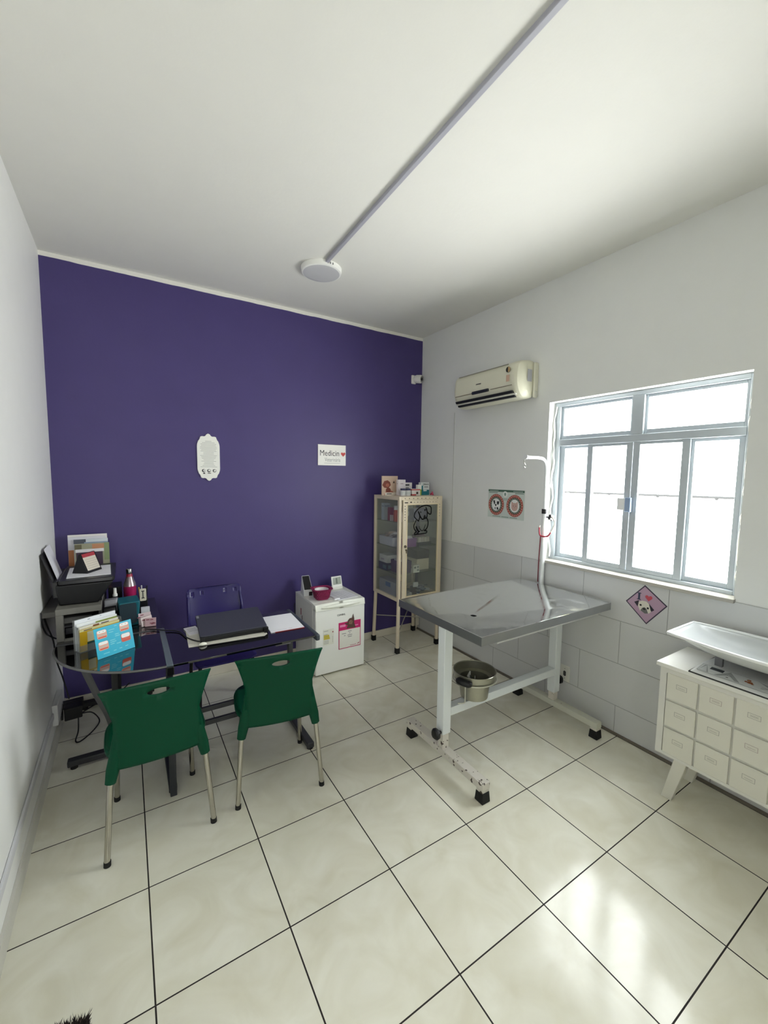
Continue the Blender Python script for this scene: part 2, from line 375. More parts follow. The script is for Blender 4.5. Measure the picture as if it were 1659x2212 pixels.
B(mat('#8fa3c0', .35), (2.768, 2.79, -.855, -.818, 1.495, 1.59)).build('latch', win, bevel=.004)
# old sealant strip along the jambs
seal = MB().m(mat('#e9e8e2', .6))
for y, sg in ((WY1-.012, 1), (WY0+.012, -1)):
    P = []
    for k in range(26):
        z = 1.10+k*(1.15/25); P.append((2.775+random.uniform(-.01, .01), y+random.uniform(-.009, .009), z))
    seal.tube(P, [random.uniform(.003, .008) for _ in P], 7)
seal.build('sealant', win)
# outside: yard wall, pale building and a clothes line
t = thing('neighbouring_building', 'pale yellow building outside the left edge of the window', 'building', (6.2, 2.75, -.2))
B(mat('#e8e2b8', .8), (-1, 1.6, 0, 2.5, 0, 5)).build('wall', t); B(mat('#8b8a74', .6), (-1.01, -1, .05, .5, 1.1, 1.6)).build('window', t)
ln = MB().m(mat('#1a1a1a', .9)); P = [(4.4, -3.5+k*.25, 1.545+.012*math.sin(k*.2)) for k in range(24)]; ln.tube(P, .013, 6)
for k in range(24): ln.box(4.39, 4.41, -3.4+k*.24, -3.38+k*.24, 1.53, 1.56)
tag(ln.build('clothes_line'), 'thin horizontal wire seen outside through the window panes', 'clothes line')
for y in (-3.5, 2.25): pass
# left wall cable channel with its box
t = thing('cable_channel', 'white plastic cable channel low along the left wall', 'cable channel', (XL, 0, 0))
B(mat('#d6d6da', .4), (.001, .012, -2.6, .80, .215, .25)).build('channel', t, bevel=.002)
B(mat('#dddddb', .4), (.001, .03, .81, 1.04, .16, .29)).build('junction_box', t, bevel=.004)

# ------------------------------------------------------------------ ceiling lamp and conduit
t = thing('ceiling_lamp', 'round white flush ceiling lamp, switched off', 'ceiling lamp', (1.215, .565, H))
MB().m(mat('#eeeeea', .35)).lathe([(.143, 0), (.143, -.012), (.139, -.03), (.128, -.034)], seg=48).build('rim', t)
MB().m(mat('#c4c4c6', .45)).lathe([(0, -.037), (.10, -.0365), (.125, -.035), (.128, -.034)], seg=48).build('diffuser', t)
v_ = MB().m(GREYINK)
for a in (-95, -88, -80):
    r = math.radians(a); v_.box(.143*math.cos(r)-.003, .143*math.cos(r)+.003, .143*math.sin(r)-.003, .143*math.sin(r)+.001, -.022, -.010)
v_.build('vent', t)
cd = MB().m(mat('#a6a6b0', .45)); a, b = Vector((1.196, .425, H-.010)), Vector((1.118, -3.28, H-.010)); cd.bar(a, b, .026, .02)
tag(cd.build('ceiling_conduit', bevel=.004), 'grey plastic conduit running across the ceiling to the lamp', 'conduit')

# ------------------------------------------------------------------ things on the purple wall
def oval_plaque():
    t = thing('oval_plaque', 'white scalloped oval plaque with small text and pet drawings on the purple wall', 'plaque', (.562, 1.36, 1.845), rot=(PI/2, 0, 0))
    P = []
    for sg in (1, -1):
        for k in range(25):
            a = PI*k/24; rr_ = .086+(.012*abs(math.cos((a-PI/2)*5.0))**3 if .5 < a < PI-.5 else 0)+(.006 if abs(a-PI/2) < .2 else 0)
            P.append((sg*rr_*math.cos(a), sg*(.088+rr_*math.sin(a))))
    MB().m(mat('#efefe9', .4)).prism(P, 0, .012).build('board', t, bevel=.002)
    i = MB().m(GREYINK)
    rows = [.3, .6, .75, .7, .78, .8, .7, .75, .5, .5, .8, .7, .65, .5, .7, .45, .5, .6, .8]
    for k, r in enumerate(rows): i.rect(-.08*r, .08*r, .128-k*.0115, .1305-k*.0115, .0128)
    i.m(INK)
    for x in (-.04, 0, .042): i.disc(x, -.108, .014, .013, .0128)
    i.m(mat('#efefe9', .5))
    for x in (-.036, .002, .044): i.disc(x, -.107, .009, .009, .0131)
    i.m(INK)
    for x, y in ((-.036, -.107), (.002, -.112), (.04, -.104)): i.disc(x, y, .003, .003, .0134)
    i.rect(-.045, -.03, -.134, -.125, .0128).rect(-.01, .015, -.131, -.126, .0128)
    i.build('print', t)
oval_plaque()
t = thing('wall_sign', 'white rectangular sign reading Medicina Veterinária with a red heart', 'sign', (1.663, 1.36, 1.901), rot=(PI/2, 0, 0))
B(mat('#eceae6', .35), (-.145, .145, -.098, .098, 0, .008)).build('board', t, bevel=.002)
MB().m(INK).text('Medicin', .076, T(-.026, .016, .0085), 0, .86).build('lettering', t)
MB().m(GREYINK).text('Veterinária', .052, T(.005, -.045, .0085), 0, .70).rect(-.082, .082, -.077, -.0745, .0085).build('lettering', t)
MB().m(mat('#c9403c', .5)).heart(.116, .012, .024, .0087).build('heart', t)

t = thing('security_camera', 'small white round security camera high beside the corner on the purple wall', 'camera', (2.60, 1.36, 2.725))
B(mat('#e4e2dd', .4), (-.025, .03, -.018, 0, -.045, .045)).build('mount', t, bevel=.006)
b_ = MB().m(mat('#e9e7e2', .35)).at(T(.035, -.06, .0) @ Matrix.Rotation(math.radians(25), 4, 'Z') @ Matrix.Rotation(math.radians(8), 4, 'X') @ Matrix.Rotation(PI/2, 4, 'X'))
b_.lathe([(0, -.055), (.03, -.05), (.042, -.03), (.043, .02), (.038, .035), (.034, .036)], seg=28).build('housing', t)
MB().m(BLACK).at(T(.035, -.06, .0) @ Matrix.Rotation(math.radians(25), 4, 'Z') @ Matrix.Rotation(math.radians(8), 4, 'X') @ Matrix.Rotation(PI/2, 4, 'X')).lathe([(.034, .036), (.024, .034), (.018, .036), (0, .04)], seg=28).build('lens', t)

# ------------------------------------------------------------------ things on the right wall
def air_conditioner():
    t = thing('air_conditioner', 'cream wall-mounted split air conditioner above the poster', 'air conditioner', (2.72, .262, 2.32))
    cream = mat('#dcdac6', .35, var=.02)
    prof = [(0, .30), (0, .015), (-.05, .0), (-.12, .0), (-.165, .03), (-.195, .085), (-.205, .15), (-.195, .235), (-.175, .272), (-.14, .288), (-.05, .30)]
    n = 24; body = MB().m(cream)
    rings = []
    for k in range(n+1):
        u = -1+2*k/n; y = u*.385; e = abs(u)
        sc = 1.0 if e < .9 else 1-.28*((e-.9)/.1)**2.2
        rings.append([body.v((px*sc, y, .15+(pz-.15)*(1-(1-sc)*.45))) for px, pz in prof])
    for A, Bq in zip(rings, rings[1:]):
        for i in range(len(prof)): body.f([A[i], A[(i+1)%len(prof)], Bq[(i+1)%len(prof)], Bq[i]], True)
    body.f(rings[0][::-1]); body.f(rings[-1]); body.build('body', t, subd=1)
    B(mat('#8c8a7e', .6), (-.190, -.186, -.26, .30, .262, .268)).build('seam', t)
    def line(y0, y1, z, h, off, m, nm, tilt=0):
        B(m, (-.206-off, -.19, y0, y1, z, z+h)).build(nm, t, bevel=.001)
    line(-.31, -.11+.02, .098, .004, -.002, mat('#8a8270', .6), 'seam'); line(.12, .33, .098, .004, -.002, mat('#8a8270', .6), 'seam')
    B(mat('#2b2e33', .25), (-.207, -.19, -.07, .12, .088, .114)).build('display', t, bevel=.006)
    MB().m(mat('#56544c', .5)).at(Matrix.Translation((-.2055, .04, .165)) @ Matrix(((0,0,-1,0),(-1,0,0,0),(0,1,0,0),(0,0,0,1)))).rect(-.03, .03, -.004, .004, .0005).build('badge', t)
    for a in (0, 1):
        lo = MB().m(mat('#17191c', .5)); x = -.182+a*.028; z = .052-a*.026
        lo.hexa([(x-.008, -.31, z-.012), (x+.02, -.31, z-.012), (x+.02, .33, z-.012), (x-.008, .33, z-.012), (x-.016, -.31, z+.006), (x+.02, -.31, z+.008), (x+.02, .33, z+.008), (x-.016, .33, z+.006)])
        lo.build('outlet_slot', t)
    lv = MB().m(mat('#c9c8bd', .4)); lv.hexa([(-.172, -.33, .028), (-.15, -.33, .028), (-.15, .34, .028), (-.172, .34, .028), (-.182, -.33, .038), (-.16, -.33, .038), (-.16, .34, .038), (-.182, .34, .038)]); lv.build('louvre', t)
    st = MB().m(mat('#1e1d1a', .5)).at(Matrix.Translation((-.2055, -.275, .2)) @ Matrix(((0,0,-1,0),(-1,0,0,0),(0,1,0,0),(0,0,0,1)))); st.disc(0, .02, .022, .022, .001); st.m(mat('#c8a878', .5)); st.flat([(0, .042), (0, -.002), (.016, .004), (.022, .02), (.016, .036)], .0015); st.m(mat('#c9a892', .6)); st.rect(-.016, .016, -.07, -.02, .001)
    st.build('energy_label', t)
    MB().m(mat('#a9a9ae', .6)).at(Matrix.Translation((-.09, -.3862, .17)) @ Matrix.Rotation(PI/2, 4, 'X')).rect(-.025, .025, -.045, .045, .0008).build('rating_label', t)
    B(mat('#d5d3c2', .45), (-.05, 0, -.400, -.38, .01, .275)).build('side_plate', t, bevel=.01)
    B(mat('#c9c8ba', .45), (-.045, -.008, -.404, -.38, .015, .06)).build('pipe_cover', t, bevel=.006)
air_conditioner()
tag(B(mat('#b9b9b6', .6), (2.7155, 2.72, .818, .823, 1.08, 2.33)).build('thin_wall_conduit'), 'thin pale cable strip running down the wall below the air conditioner', 'cable')
def poster():
    m = MB().m(mat('#c6cfc9', .5, var=.02)).at(on_right(.145, 1.482)); m.prism([(-.198, -.122), (.198, -.122), (.198, .124), (-.198, .124)], 0, .002)
    m.m(mat('#4c6b5a', .5)).rect(-.196, .196, .104, .122, .0026); m.m(mat('#aebdb3', .5)).rect(-.18, -.08, .109, .114, .003).rect(.08, .18, .109, .114, .003)
    m.m(mat('#7d938a', .5)).rect(-.19, -.09, .092, .099, .0026).rect(.10, .19, .092, .099, .0026).rect(-.14, -.05, -.112, -.106, .0026).rect(-.04, .04, -.112, -.106, .0026).rect(.05, .13, -.112, -.106, .0026)
    m.m(mat('#dfe2de', .5)).disc(-.005, .085, .026, .026, .0032); m.m(mat('#7d938a', .5)).disc(-.005, .085, .010, .014, .0036).rect(-.035, .025, .045, .049, .0026).rect(-.03, .02, .035, .039, .0026)
    for cx in (-.103, .100):
        cy = -.008
        m.m(mat('#a8574c', .5)).disc(cx, cy, .088, .092, .0030, 40)
        m.m(mat('#4e5a52', .5)).disc(cx, cy, .066, .069, .0034, 40)
        m.m(mat('#d9b8a4', .5))
        for k in range(24):
            a = 2*PI*k/24; m.disc(cx+.077*math.cos(a), cy+.081*math.sin(a), .0045, .005, .0036, 6)
        m.m(mat('#b9cbb0', .5))
        for k in range(20):
            a = 2*PI*k/20+.1; m.disc(cx+.058*math.cos(a), cy+.061*math.sin(a), .0035, .0035, .0038, 6)
        m.m(mat('#e3e6e4', .5)).disc(cx, cy, .050, .054, .0040, 32)
    k = mat('#26272a', .6); cx, cy = -.103, -.008          # spotted dog's face
    m.m(mat('#f2f2f0', .5)).disc(cx, cy, .024, .034, .0044)
    m.m(k).flat([(cx-.034, cy+.034), (cx-.014, cy+.036), (cx-.008, cy+.014), (cx-.018, cy-.004), (cx-.024, cy+.008)], .0048).flat([(cx+.008, cy+.028), (cx+.036, cy+.030), (cx+.034, cy+.008), (cx+.020, cy-.004), (cx+.010, cy+.010)], .0048)
    m.disc(cx-.002, cy-.004, .009, .010, .005); m.flat([(cx-.012, cy-.022), (cx-.004, cy-.02), (cx-.004, cy-.045), (cx-.012, cy-.04)], .0048).flat([(cx+.008, cy-.02), (cx+.024, cy-.022), (cx+.03, cy-.04), (cx+.012, cy-.046)], .0048)
    m.m(mat('#c9a79c', .6)); cx = .100                                  # pink cat's face
    m.disc(cx, cy-.008, .034, .034, .0044).flat([(cx-.034, cy), (cx-.033, cy+.040), (cx-.008, cy+.022)], .0046).flat([(cx+.034, cy), (cx+.033, cy+.040), (cx+.008, cy+.022)], .0046)
    m.m(mat('#4b403e', .6)).disc(cx-.012, cy+.0, .004, .003, .005, 10).disc(cx+.014, cy+.0, .004, .003, .005, 10); m.m(mat('#a06f68', .6)).flat([(cx-.004, cy-.010), (cx, cy-.016), (cx+.004, cy-.010)], .005)
    tag(m.build('pet_poster', norm=False), 'grey-green poster with a dog and a cat in two red rings, on the wall', 'poster')
poster()
def pug_plaque():
    M0 = on_right(-1.016, .931) 
    t = MB().m(mat('#3a2f45', .5)).at(M0)
    def q(s_): return [(0.0-.011, .121*s_), (.122*s_, .021), (.011, -.124*s_), (-.121*s_, -.008)]
    t.prism(q(1)[::-1], 0, .006)
    t.m(mat('#b295ab', .55)).flat([(x*.925, y*.925) for x, y in q(1)][::-1], .0066)
    t.m(mat('#2d3550', .5)).rect(-.047, -.035, .022, .066, .0072).rect(-.053, -.029, .062, .067, .0074).rect(-.053, -.029, .021, .026, .0074)
    t.m(mat('#c04b5a', .5)).heart(.016, .045, .021, .0072)
    t.m(mat('#2b2534', .6)).flat([(-.068, .0), (-.04, .018), (-.046, -.026)], .0072).flat([(.018, .012), (.052, -.022), (.036, -.036), (.02, -.012)], .0072)
    t.m(mat('#d8d5c8', .6)).flat([(-.044, -.020), (-.040, .008), (-.020, .020), (.004, .020), (.020, .008), (.034, -.038), (.022, -.052), (-.03, -.047)], .0076)
    t.m(mat('#6c6c6a', .6)).flat([(-.028, -.044), (-.018, -.026), (-.006, -.018), (.008, -.026), (.018, -.052), (.0, -.058)], .0082)
    t.m(mat('#161517', .4)).disc(-.028, -.010, .0065, .0065, .0084, 14).disc(.015, -.020, .0065, .0065, .0084, 14).disc(-.006, -.030, .009, .006, .0088, 14)
    t.build('pug_plaque', norm=False)
    return bpy.data.objects['pug_plaque']
tag(pug_plaque(), 'diamond-shaped mauve plaque reading I heart above a pug face, under the window', 'plaque')
def outlet(name, y, z, label):
    t = thing(name, label, 'socket', (2.715, y, z)); B(mat('#e0dfd6', .4), (-.008, 0, -.038, .038, -.06, .06)).build('plate', t, bevel=.003)
    m = MB().m(mat('#3c3a38', .5)).at(Matrix.Translation((-.0085, 0, 0)) @ Matrix(((0,0,-1,0),(-1,0,0,0),(0,1,0,0),(0,0,0,1)))); m.flat([(-.011, -.014), (0, -.022), (.011, -.014), (.011, .014), (0, .022), (-.011, .014)], .0005).disc(0, .036, .003, .003, .0005, 8).disc(0, -.036, .003, .003, .0005, 8); m.build('socket', t)
outlet('wall_socket', -.494, .262, 'white wall socket low behind the exam table')
t = thing('corner_junction', 'small white cable junction low in the corner behind the glass cabinet', 'junction box', (2.69, 1.345, 0)); B(mat('#cfcabb', .5), (-.025, .02, -.03, .0, .05, .17)).build('box', t, bevel=.004); MB().m(BLACK).tube(spline([(0, -.015, .17), (-.01, -.02, .22), (.01, -.01, .27)]), .006, 8).build('cable', t)

# ------------------------------------------------------------------ fridge
def fridge():
    t = thing('mini_fridge', 'white mini fridge with door magnets beside the desk', 'fridge', (1.28, .85, 0))
    wh = mat('#f0f1ec', .25, var=.015)
    B(mat('#dcdcd6', .35), (.0, .470, .065, .48, .012, .622)).build('body', t, bevel=.006)
    d = MB().m(wh); pr_ = [(.006, .0), (.464, .0), (.47, .006), (.47, .055), (.0, .055), (.0, .006)]
    d.prism(pr_, .018, .592); d.build('door', t, bevel=.006)
    cp = MB().m(mat('#f2f4ea', .2, var=.01)); N_ = 14
    top = []; 
    for k in range(N_+1):
        x = .47*k/N_; u = 2*k/N_-1; dip = .012*(1-abs(u)**3); top.append((x, dip))
    for (x0, a0), (x1, a1) in zip(top, top[1:]):
        cp.hexa([(x0, -.006-a0*.4, .575+0), (x1, -.006-a1*.4, .575), (x1, .06, .575), (x0, .06, .575), (x0, .004, .628+a0*.4), (x1, .004, .628+a1*.4), (x1, .075, .630), (x0, .075, .630)])
    bmesh.ops.remove_doubles(cp.bm, verts=cp.bm.verts, dist=1e-5)
    cp.build('door_cap', t, bevel=.003)
    MB().m(mat('#f0f2e6', .2)).at(T(.235, -.012, .603)).lathe([(0, -.017), (.6, -.014), (.9, -.007), (1, 0), (.9, .009), (.6, .014), (0, .016)], seg=32, sx=.19, sy=.016).build('handle', t)
    B(mat('#e2e3dc', .3), (.0, .47, .07, .48, .622, .632)).build('top_panel', t, bevel=.003)
    for x in (.04, .43):
        for y in (.08, .44): MB().m(BLACK).cyl((x, y, 0), (x, y, .014), .014).build('foot', t)
    MB().m(mat('#7c7c7c', .4, metal=.5)).at(T(.238, -.0005, .512) @ FRONT).text('CONSUL', .021, T(0, 0, .0012), .0006, .95).build('brand_badge', t)
    r = MB().m(mat('#8c2430', .5)).at(Matrix.Translation((-.0006, 0, 0)) @ Matrix(((0,0,-1,0),(-1,0,0,0),(0,1,0,0),(0,0,0,1))))
    r.rect(-.345, -.325, .455, .515, 0); r.m(mat('#4a2024', .5)).rect(-.315, -.30, .41, .455, 0); r.build('side_sticker', t, norm=False)
    return t
fridge()
# energy label and calendar magnet (each liftable)
m = MB().m(mat('#e3e4d8', .5)).at(T(1.350, .8495, .27) @ FRONT); m.prism([(0, 0), (.097, 0), (.097, .138), (0, .138)], 0, .0008)
m.m(mat('#c9b94a', .5)).flat([(.004, .050), (.062, .050), (.052, .090), (.004, .090)], .0012); m.m(GREYINK)
for k in range(5): m.rect(.004, .05, .012+k*.007, .014+k*.007, .0012)
m.rect(.004, .045, .122, .126, .0012).rect(.004, .04, .092, .096, .0012); m.m(mat('#8b3a4a', .5)).disc(.088, .108, .006, .006, .0012, 10); m.m(GREYINK)
for k in range(5): m.disc(.086, .02+k*.012, .003, .003, .0012, 8)
tag(m.build('energy_label', norm=False), 'white and yellow energy label on the fridge door', 'label')
m = MB().m(mat('#c8206a', .5)).at(T(1.493, .8492, .206) @ FRONT); m.prism([(0, 0), (.215, 0), (.215, .236), (0, .236)], 0, .0015)
m.m(mat('#e4e2da', .6)).rect(.006, .209, .006, .165, .002); m.m(mat('#e48ab4', .6)).rect(.012, .066, .195, .215, .002).rect(.13, .19, .186, .196, .002); m.m(GREYINK)
for x, y, w_ in ((.09, .148, .035), (.10, .132, .012), (.085, .115, .045), (.088, .10, .04), (.03, .135, .04), (.05, .115, .015)): m.rect(x, x+w_, y-.004, y+.002, .0022)
m.m(mat('#b04a6a', .6)).rect(.11, .17, .016, .020, .0022).flat([(.18, .014), (.2, .022), (.205, .03), (.188, .026)], .0022)
fur = mat('#5a4038', .8)
m.m(fur).flat([(.075, .175), (.165, .170), (.150, .215), (.150, .255), (.140, .300), (.128, .262), (.105, .262), (.088, .245), (.082, .225), (.06, .228), (.058, .218), (.085, .205)][::-1], .0026)
m.m(mat('#8a6a58', .8)).flat([(.098, .21), (.128, .205), (.136, .232), (.118, .248), (.098, .236)], .003); m.m(mat('#241a18', .6)).disc(.108, .228, .003, .002, .0034, 8).disc(.124, .23, .003, .002, .0034, 8).disc(.115, .218, .003, .002, .0034, 8)
tag(m.build('calendar_magnet', norm=False), 'pink-bordered magnet sheet with a brown cat on the fridge door', 'magnet')
# on the fridge
FZ = .632
t = thing('card_terminal', 'black-screened card terminal leaning in a white stand on the fridge', 'card terminal', (1.335, 1.18, FZ), math.radians(-8))
MB().m(mat('#dedfe0', .35)).hexa([(-.042, -.055, 0), (.042, -.055, 0), (.042, .075, 0), (-.042, .075, 0), (-.040, -.05, .055), (.040, -.05, .055), (.036, .06, .165), (-.036, .06, .165)]).build('stand', t, bevel=.006)
MB().m(BLACK).hexa([(-.034, -.052, .064), (.034, -.052, .064), (.034, -.046, .058), (-.034, -.046, .058), (-.031, .048, .162), (.031, .048, .162), (.031, .054, .158), (-.031, .054, .158)]).build('screen', t, bevel=.002)
B(BLACK, (.005, .036, -.0565, -.054, .005, .04)).build('paper_slot', t)
t = thing('plastic_basket', 'magenta woven plastic basket with a clear tub inside, on the fridge', 'basket', (1.40, 1.0, FZ), math.radians(-4))
bk = MB().m(mat('#8c1f4e', .45)); n_ = 2.0
bk.lathe([(0, .002), (.052, .002), (.056, .01), (.074, .085), (.090, .092), (.091, .096), (.080, .097), (.071, .092), (.053, .014), (0, .008)], seg=32, sx=1, sy=.92, n=4); bk.build('bowl', t)
wv = MB().m(mat('#7a1843', .45))
for j in range(6):
    for k in range(28):
        a = 2*PI*k/28+(j % 2)*.11; q = (abs(math.cos(a))**4+abs(math.sin(a))**4)**-.25; r = .0575+.0165*(j+.5)/6*1.0; z = .014+j*.012
        wv.box(r*q*math.cos(a)-.004, r*q*math.cos(a)+.004, .92*r*q*math.sin(a)-.004, .92*r*q*math.sin(a)+.004, z, z+.007)
wv.build('weave', t)
tag(place(MB().m(mat('#d9d4d2', .35, alpha=1)).lathe([(0, .0), (.045, .0), (.060, .075), (.062, .078), (.058, .078), (.050, .06), (0, .055)], seg=28).build('plastic_tub'), (1.40, 1.0, FZ+.0095)), 'pale plastic tub sitting inside the magenta basket', 'tub')
t = thing('digital_thermometer', 'white square digital thermometer display standing on the fridge', 'thermometer', (1.655, 1.225, FZ), math.radians(4))
MB().m(mat('#e9e9e2', .35)).hexa([(-.055, -.02, 0), (.055, -.02, 0), (.055, .03, 0), (-.055, .03, 0), (-.055, -.017, .022), (.055, -.017, .022), (.055, .02, .022), (-.055, .02, .022)]).build('base', t, bevel=.003)
MB().m(mat('#eeeee9', .35)).hexa([(-.055, -.012, .02), (.055, -.012, .02), (.055, .004, .02), (-.055, .004, .02), (-.054, .012, .118), (.054, .012, .118), (.054, .024, .118), (-.054, .024, .118)]).build('case', t, bevel=.004)
sc_ = MB().m(mat('#9ba396', .25)); sc_.hexa([(-.042, -.0085, .044), (.042, -.0085, .044), (.042, -.004, .044), (-.042, -.004, .044), (-.042, .006, .108), (.042, .006, .108), (.042, .01, .108), (-.042, .01, .108)]); sc_.build('screen', t)
MB().m(mat('#5d655a', .4)).hexa([(-.012, -.0082, .052), (.004, -.0082, .052), (.004, -.004, .052), (-.012, -.004, .052), (-.012, .0045, .102), (.004, .0045, .102), (.004, .008, .102), (-.012, .008, .102)]).build('digits', t)
m = MB().m(PAPER).at(T(1.58, 1.0, FZ+.001) @ Matrix.Rotation(math.radians(6), 4, 'Z')); m.box(-.085, .12, -.11, .14, 0, .003); m.m(GREYINK)
for k in range(9): m.rect(-.07, .105, -.09+k*.025, -.087+k*.025, .0034)
for x in (-.04, .0, .03): m.rect(x, x+.002, -.09, .12, .0036)
tag(m.build('record_sheets', norm=False), 'printed record sheets lying on the fridge top', 'papers')
m = MB().m(mat('#f4f4f6', .4)).at(T(1.50, .90, FZ+.0045) @ Matrix.Rotation(math.radians(14), 4, 'Z')); m.box(-.03, .03, -.008, .006, 0, .012); tag(m.build('white_clip', bevel=.003), 'small white clip lying on the front of the record sheets', 'clip')
m = MB().m(BLACK); m.tube(spline([(1.262, 1.30, .53), (1.245, 1.26, .50), (1.24, 1.2, .40), (1.25, 1.18, .36)]), .004, 8); m.box(1.238, 1.262, 1.15, 1.19, .30, .37); tag(m.build('fridge_cable'), 'black cable hanging behind the left side of the fridge', 'cable')
m = MB().m(BLACK).tube(spline([(1.76, 1.25, .006), (1.80, 1.18, .006), (1.84, 1.12, .006), (1.80, 1.08, .006), (1.765, 1.07, .006)]), .005, 8); tag(m.build('floor_cable'), 'loop of black cable on the floor right of the fridge', 'cable')

# ------------------------------------------------------------------ desk
DZ = .745
DG = mat('#06060c', .04, var=0, coat=1.0)
EDGE = mat('#70706f', .35, metal=.6)
FRM = mat('#3a3b3e', .4)
def desk():
    t = thing('glass_desk', 'L-shaped black glass desk with a rounded corner and grey metal frame', 'desk', (0, 0, 0))
    B(DG, (.15, .925, -.01, .535, DZ-.012, DZ)).build('tabletop', t, bevel=.002)
    B(DG, (-.385, .14, .575, 1.335, DZ-.012, DZ)).build('tabletop', t, bevel=.002)
    c = (.13, .545); P = [(c[0], c[1])]+[(c[0]-.535*math.cos(math.radians(a)), c[1]-.548*math.sin(math.radians(a))) for a in range(0, 91, 3)]
    P = [(.13, .555)] + [(-.385, .555)] + [(c[0]-.515*math.cos(math.radians(a)), c[1]-.548*math.sin(math.radians(a))) for a in range(0, 91, 3)]
    MB().m(DG).prism(P, DZ-.012, DZ).build('tabletop', t, bevel=.002)
    MB().m(EDGE).tube([(c[0]-.517*math.cos(math.radians(a)), c[1]-.55*math.sin(math.radians(a)), DZ-.006) for a in range(0, 91, 3)], .006, 8).build('edge_trim', t)
    B(mat('#6f7a80', .35, metal=.3), (.122, .152, -.014, .56, DZ-.03, DZ+.004)).build('joint_bar', t, bevel=.003)
    B(mat('#4c4d50', .35), (-.385, .152, .557, .575, DZ-.03, DZ+.003)).build('joint_bar', t, bevel=.002)
    e = MB().m(mat('#3f464c', .4)); e.box(.925, .952, -.02, .54, DZ-.035, DZ+.003); e.build('end_rail', t, bevel=.008)
    B(BLACK, (.12, .155, -.022, .01, DZ-.05, DZ-.005)).build('end_cap', t, bevel=.004)
    # under-frame rails
    B(FRM, (.15, .93, .50, .53, DZ-.05, DZ-.013)).build('rail', t)
    # legs with floor bars
    def leg(name_bar, post, bar, w, m=FRM):
        g = MB().m(m); g.bar(*post, .032, .032); g.build('leg', t, bevel=.003)
        b2 = MB().m(m); b2.bar(*bar, w, .035); b2.build('foot_bar', t, bevel=.006)
    leg('', ((.137, .055, .0), (.137, .055, DZ-.04)), ((.137, .07, .025), (.137, .50, .025)), .04, mat('#22252a', .4))
    leg('', ((.905, .40, .04), (.905, .40, DZ-.03)), ((.905, .02, .025), (.905, .50, .025)), .045)
    leg('', ((-.12, .575, .04), (-.12, .575, DZ-.02)), ((-.365, .575, .038), (.11, .575, .038)), .05, mat('#2e2f31', .45))
    leg('', ((-.12, 1.30, .04), (-.12, 1.30, DZ-.02)), ((-.36, 1.28, .038), (.11, 1.28, .038)), .05, mat('#1c1d1f', .5))
    cl = MB().m(mat('#5a5a5c', .4)); P = spline([(-.245, .27, DZ-.02), (-.225, .33, .62), (-.19, .42, .45), (-.15, .52, .27), (-.12, .565, .07)])
    cl.tube(P, .02, 8, sy=.35); cl.build('curved_brace', t)
    for z in (.31, .225): MB().m(FRM).bar((.15, .27, z), (.90, .27, z), .02, .028).build('stretcher', t, bevel=.002)
    for x, y in ((.905, .04), (.905, .48), (.137, .085)): MB().m(RUBBER).cyl((x, y, 0), (x, y, .012), .02).build('foot_pad', t)
    for x, y in ((-.335, .575), (.08, .575), (-.33, 1.28), (.08, 1.28)): MB().m(RUBBER).cyl((x, y, 0), (x, y, .022), .018).build('foot_pad', t)
    B(mat('#0b0b14', .35), (.30, .80, .06, .40, DZ-.04, DZ-.03)).build('keyboard_tray', t, bevel=.002)
    for x in (.285, .80): B(BLACK, (x, x+.015, .06, .42, DZ-.04, DZ-.013)).build('tray_slide', t)
    B(mat('#8c8d92', .3, metal=.7), (.70, .79, .052, .06, DZ-.045, DZ-.034)).build('tray_handle', t)
desk()
# ---- laptop on its dark stand
LX = Matrix.Translation((.53, .19, DZ+.022)) @ Matrix.Rotation(math.radians(-2), 4, 'Z') @ Matrix.Rotation(math.radians(14), 4, 'X')
t = thing('laptop', 'closed dark grey laptop tilted on a black stand on the desk', 'laptop', (.497, .19, DZ+.003), math.radians(-2))
a_ = Matrix.Translation((0, 0, .020)) @ Matrix.Rotation(math.radians(11), 4, 'X')
MB().m(mat('#1b1c20', .5)).at(a_).prism(rr(-.19, .19, .0, .255, .012), 0, .012).build('base', t, bevel=.002)
MB().m(mat('#3c3d49', .45, var=.03)).at(a_).prism(rr(-.19, .19, .002, .257, .014), .0125, .020).build('lid', t, bevel=.002)
MB().m(mat('#85868c', .4)).at(a_).rect(-.186, -.172, .215, .245, .0205).build('logo_tab', t)
sd = MB().m(BLACK); sd.hexa([(-.17, .01, 0), (.18, .01, 0), (.18, .25, 0), (-.17, .25, 0), (-.17, .01, .018), (.18, .01, .018), (.18, .25, .064), (-.17, .25, .064)]); sd.build('stand', t)
for x in (.17, -.19): B(BLACK, (x, x+.025, -.012, .01, 0, .034)).build('stand_lip', t, bevel=.003)
m = MB().m(PAPER).at(T(.815, .297, DZ+.001) @ Matrix.Rotation(math.radians(-3), 4, 'Z')); m.box(-.105, .105, -.148, .15, 0, .004)
m.m(mat('#8c2a30', .6)).box(-.08, .105, -.154, -.1485, 0, .003).text('Receita', .008, T(.02, -.130, .0045)); m.m(mat('#c9c9d2', .6))
for k in range(2): m.rect(-.06, .0, -.134+k*.008, -.132+k*.008, .0045)
tag(m.build('paper_pad', norm=False), 'white letterhead pad at the right end of the desk', 'paper')
m = MB().m(mat('#d8d5c8', .5)); m.prism([(.245, .175), (.655, .135), (.68, .16), (.69, .44), (.26, .46)], DZ+.0005, DZ+.0022); tag(m.build('desk_folder'), 'cream folder lying under the laptop on the desk', 'folder')
m = MB().m(mat('#e6e4e8', .5)).at(T(.30, .43, DZ+.0026) @ Matrix.Rotation(math.radians(8), 4, 'Z')); m.box(-.04, .03, -.07, .06, 0, .006); m.m(INK)
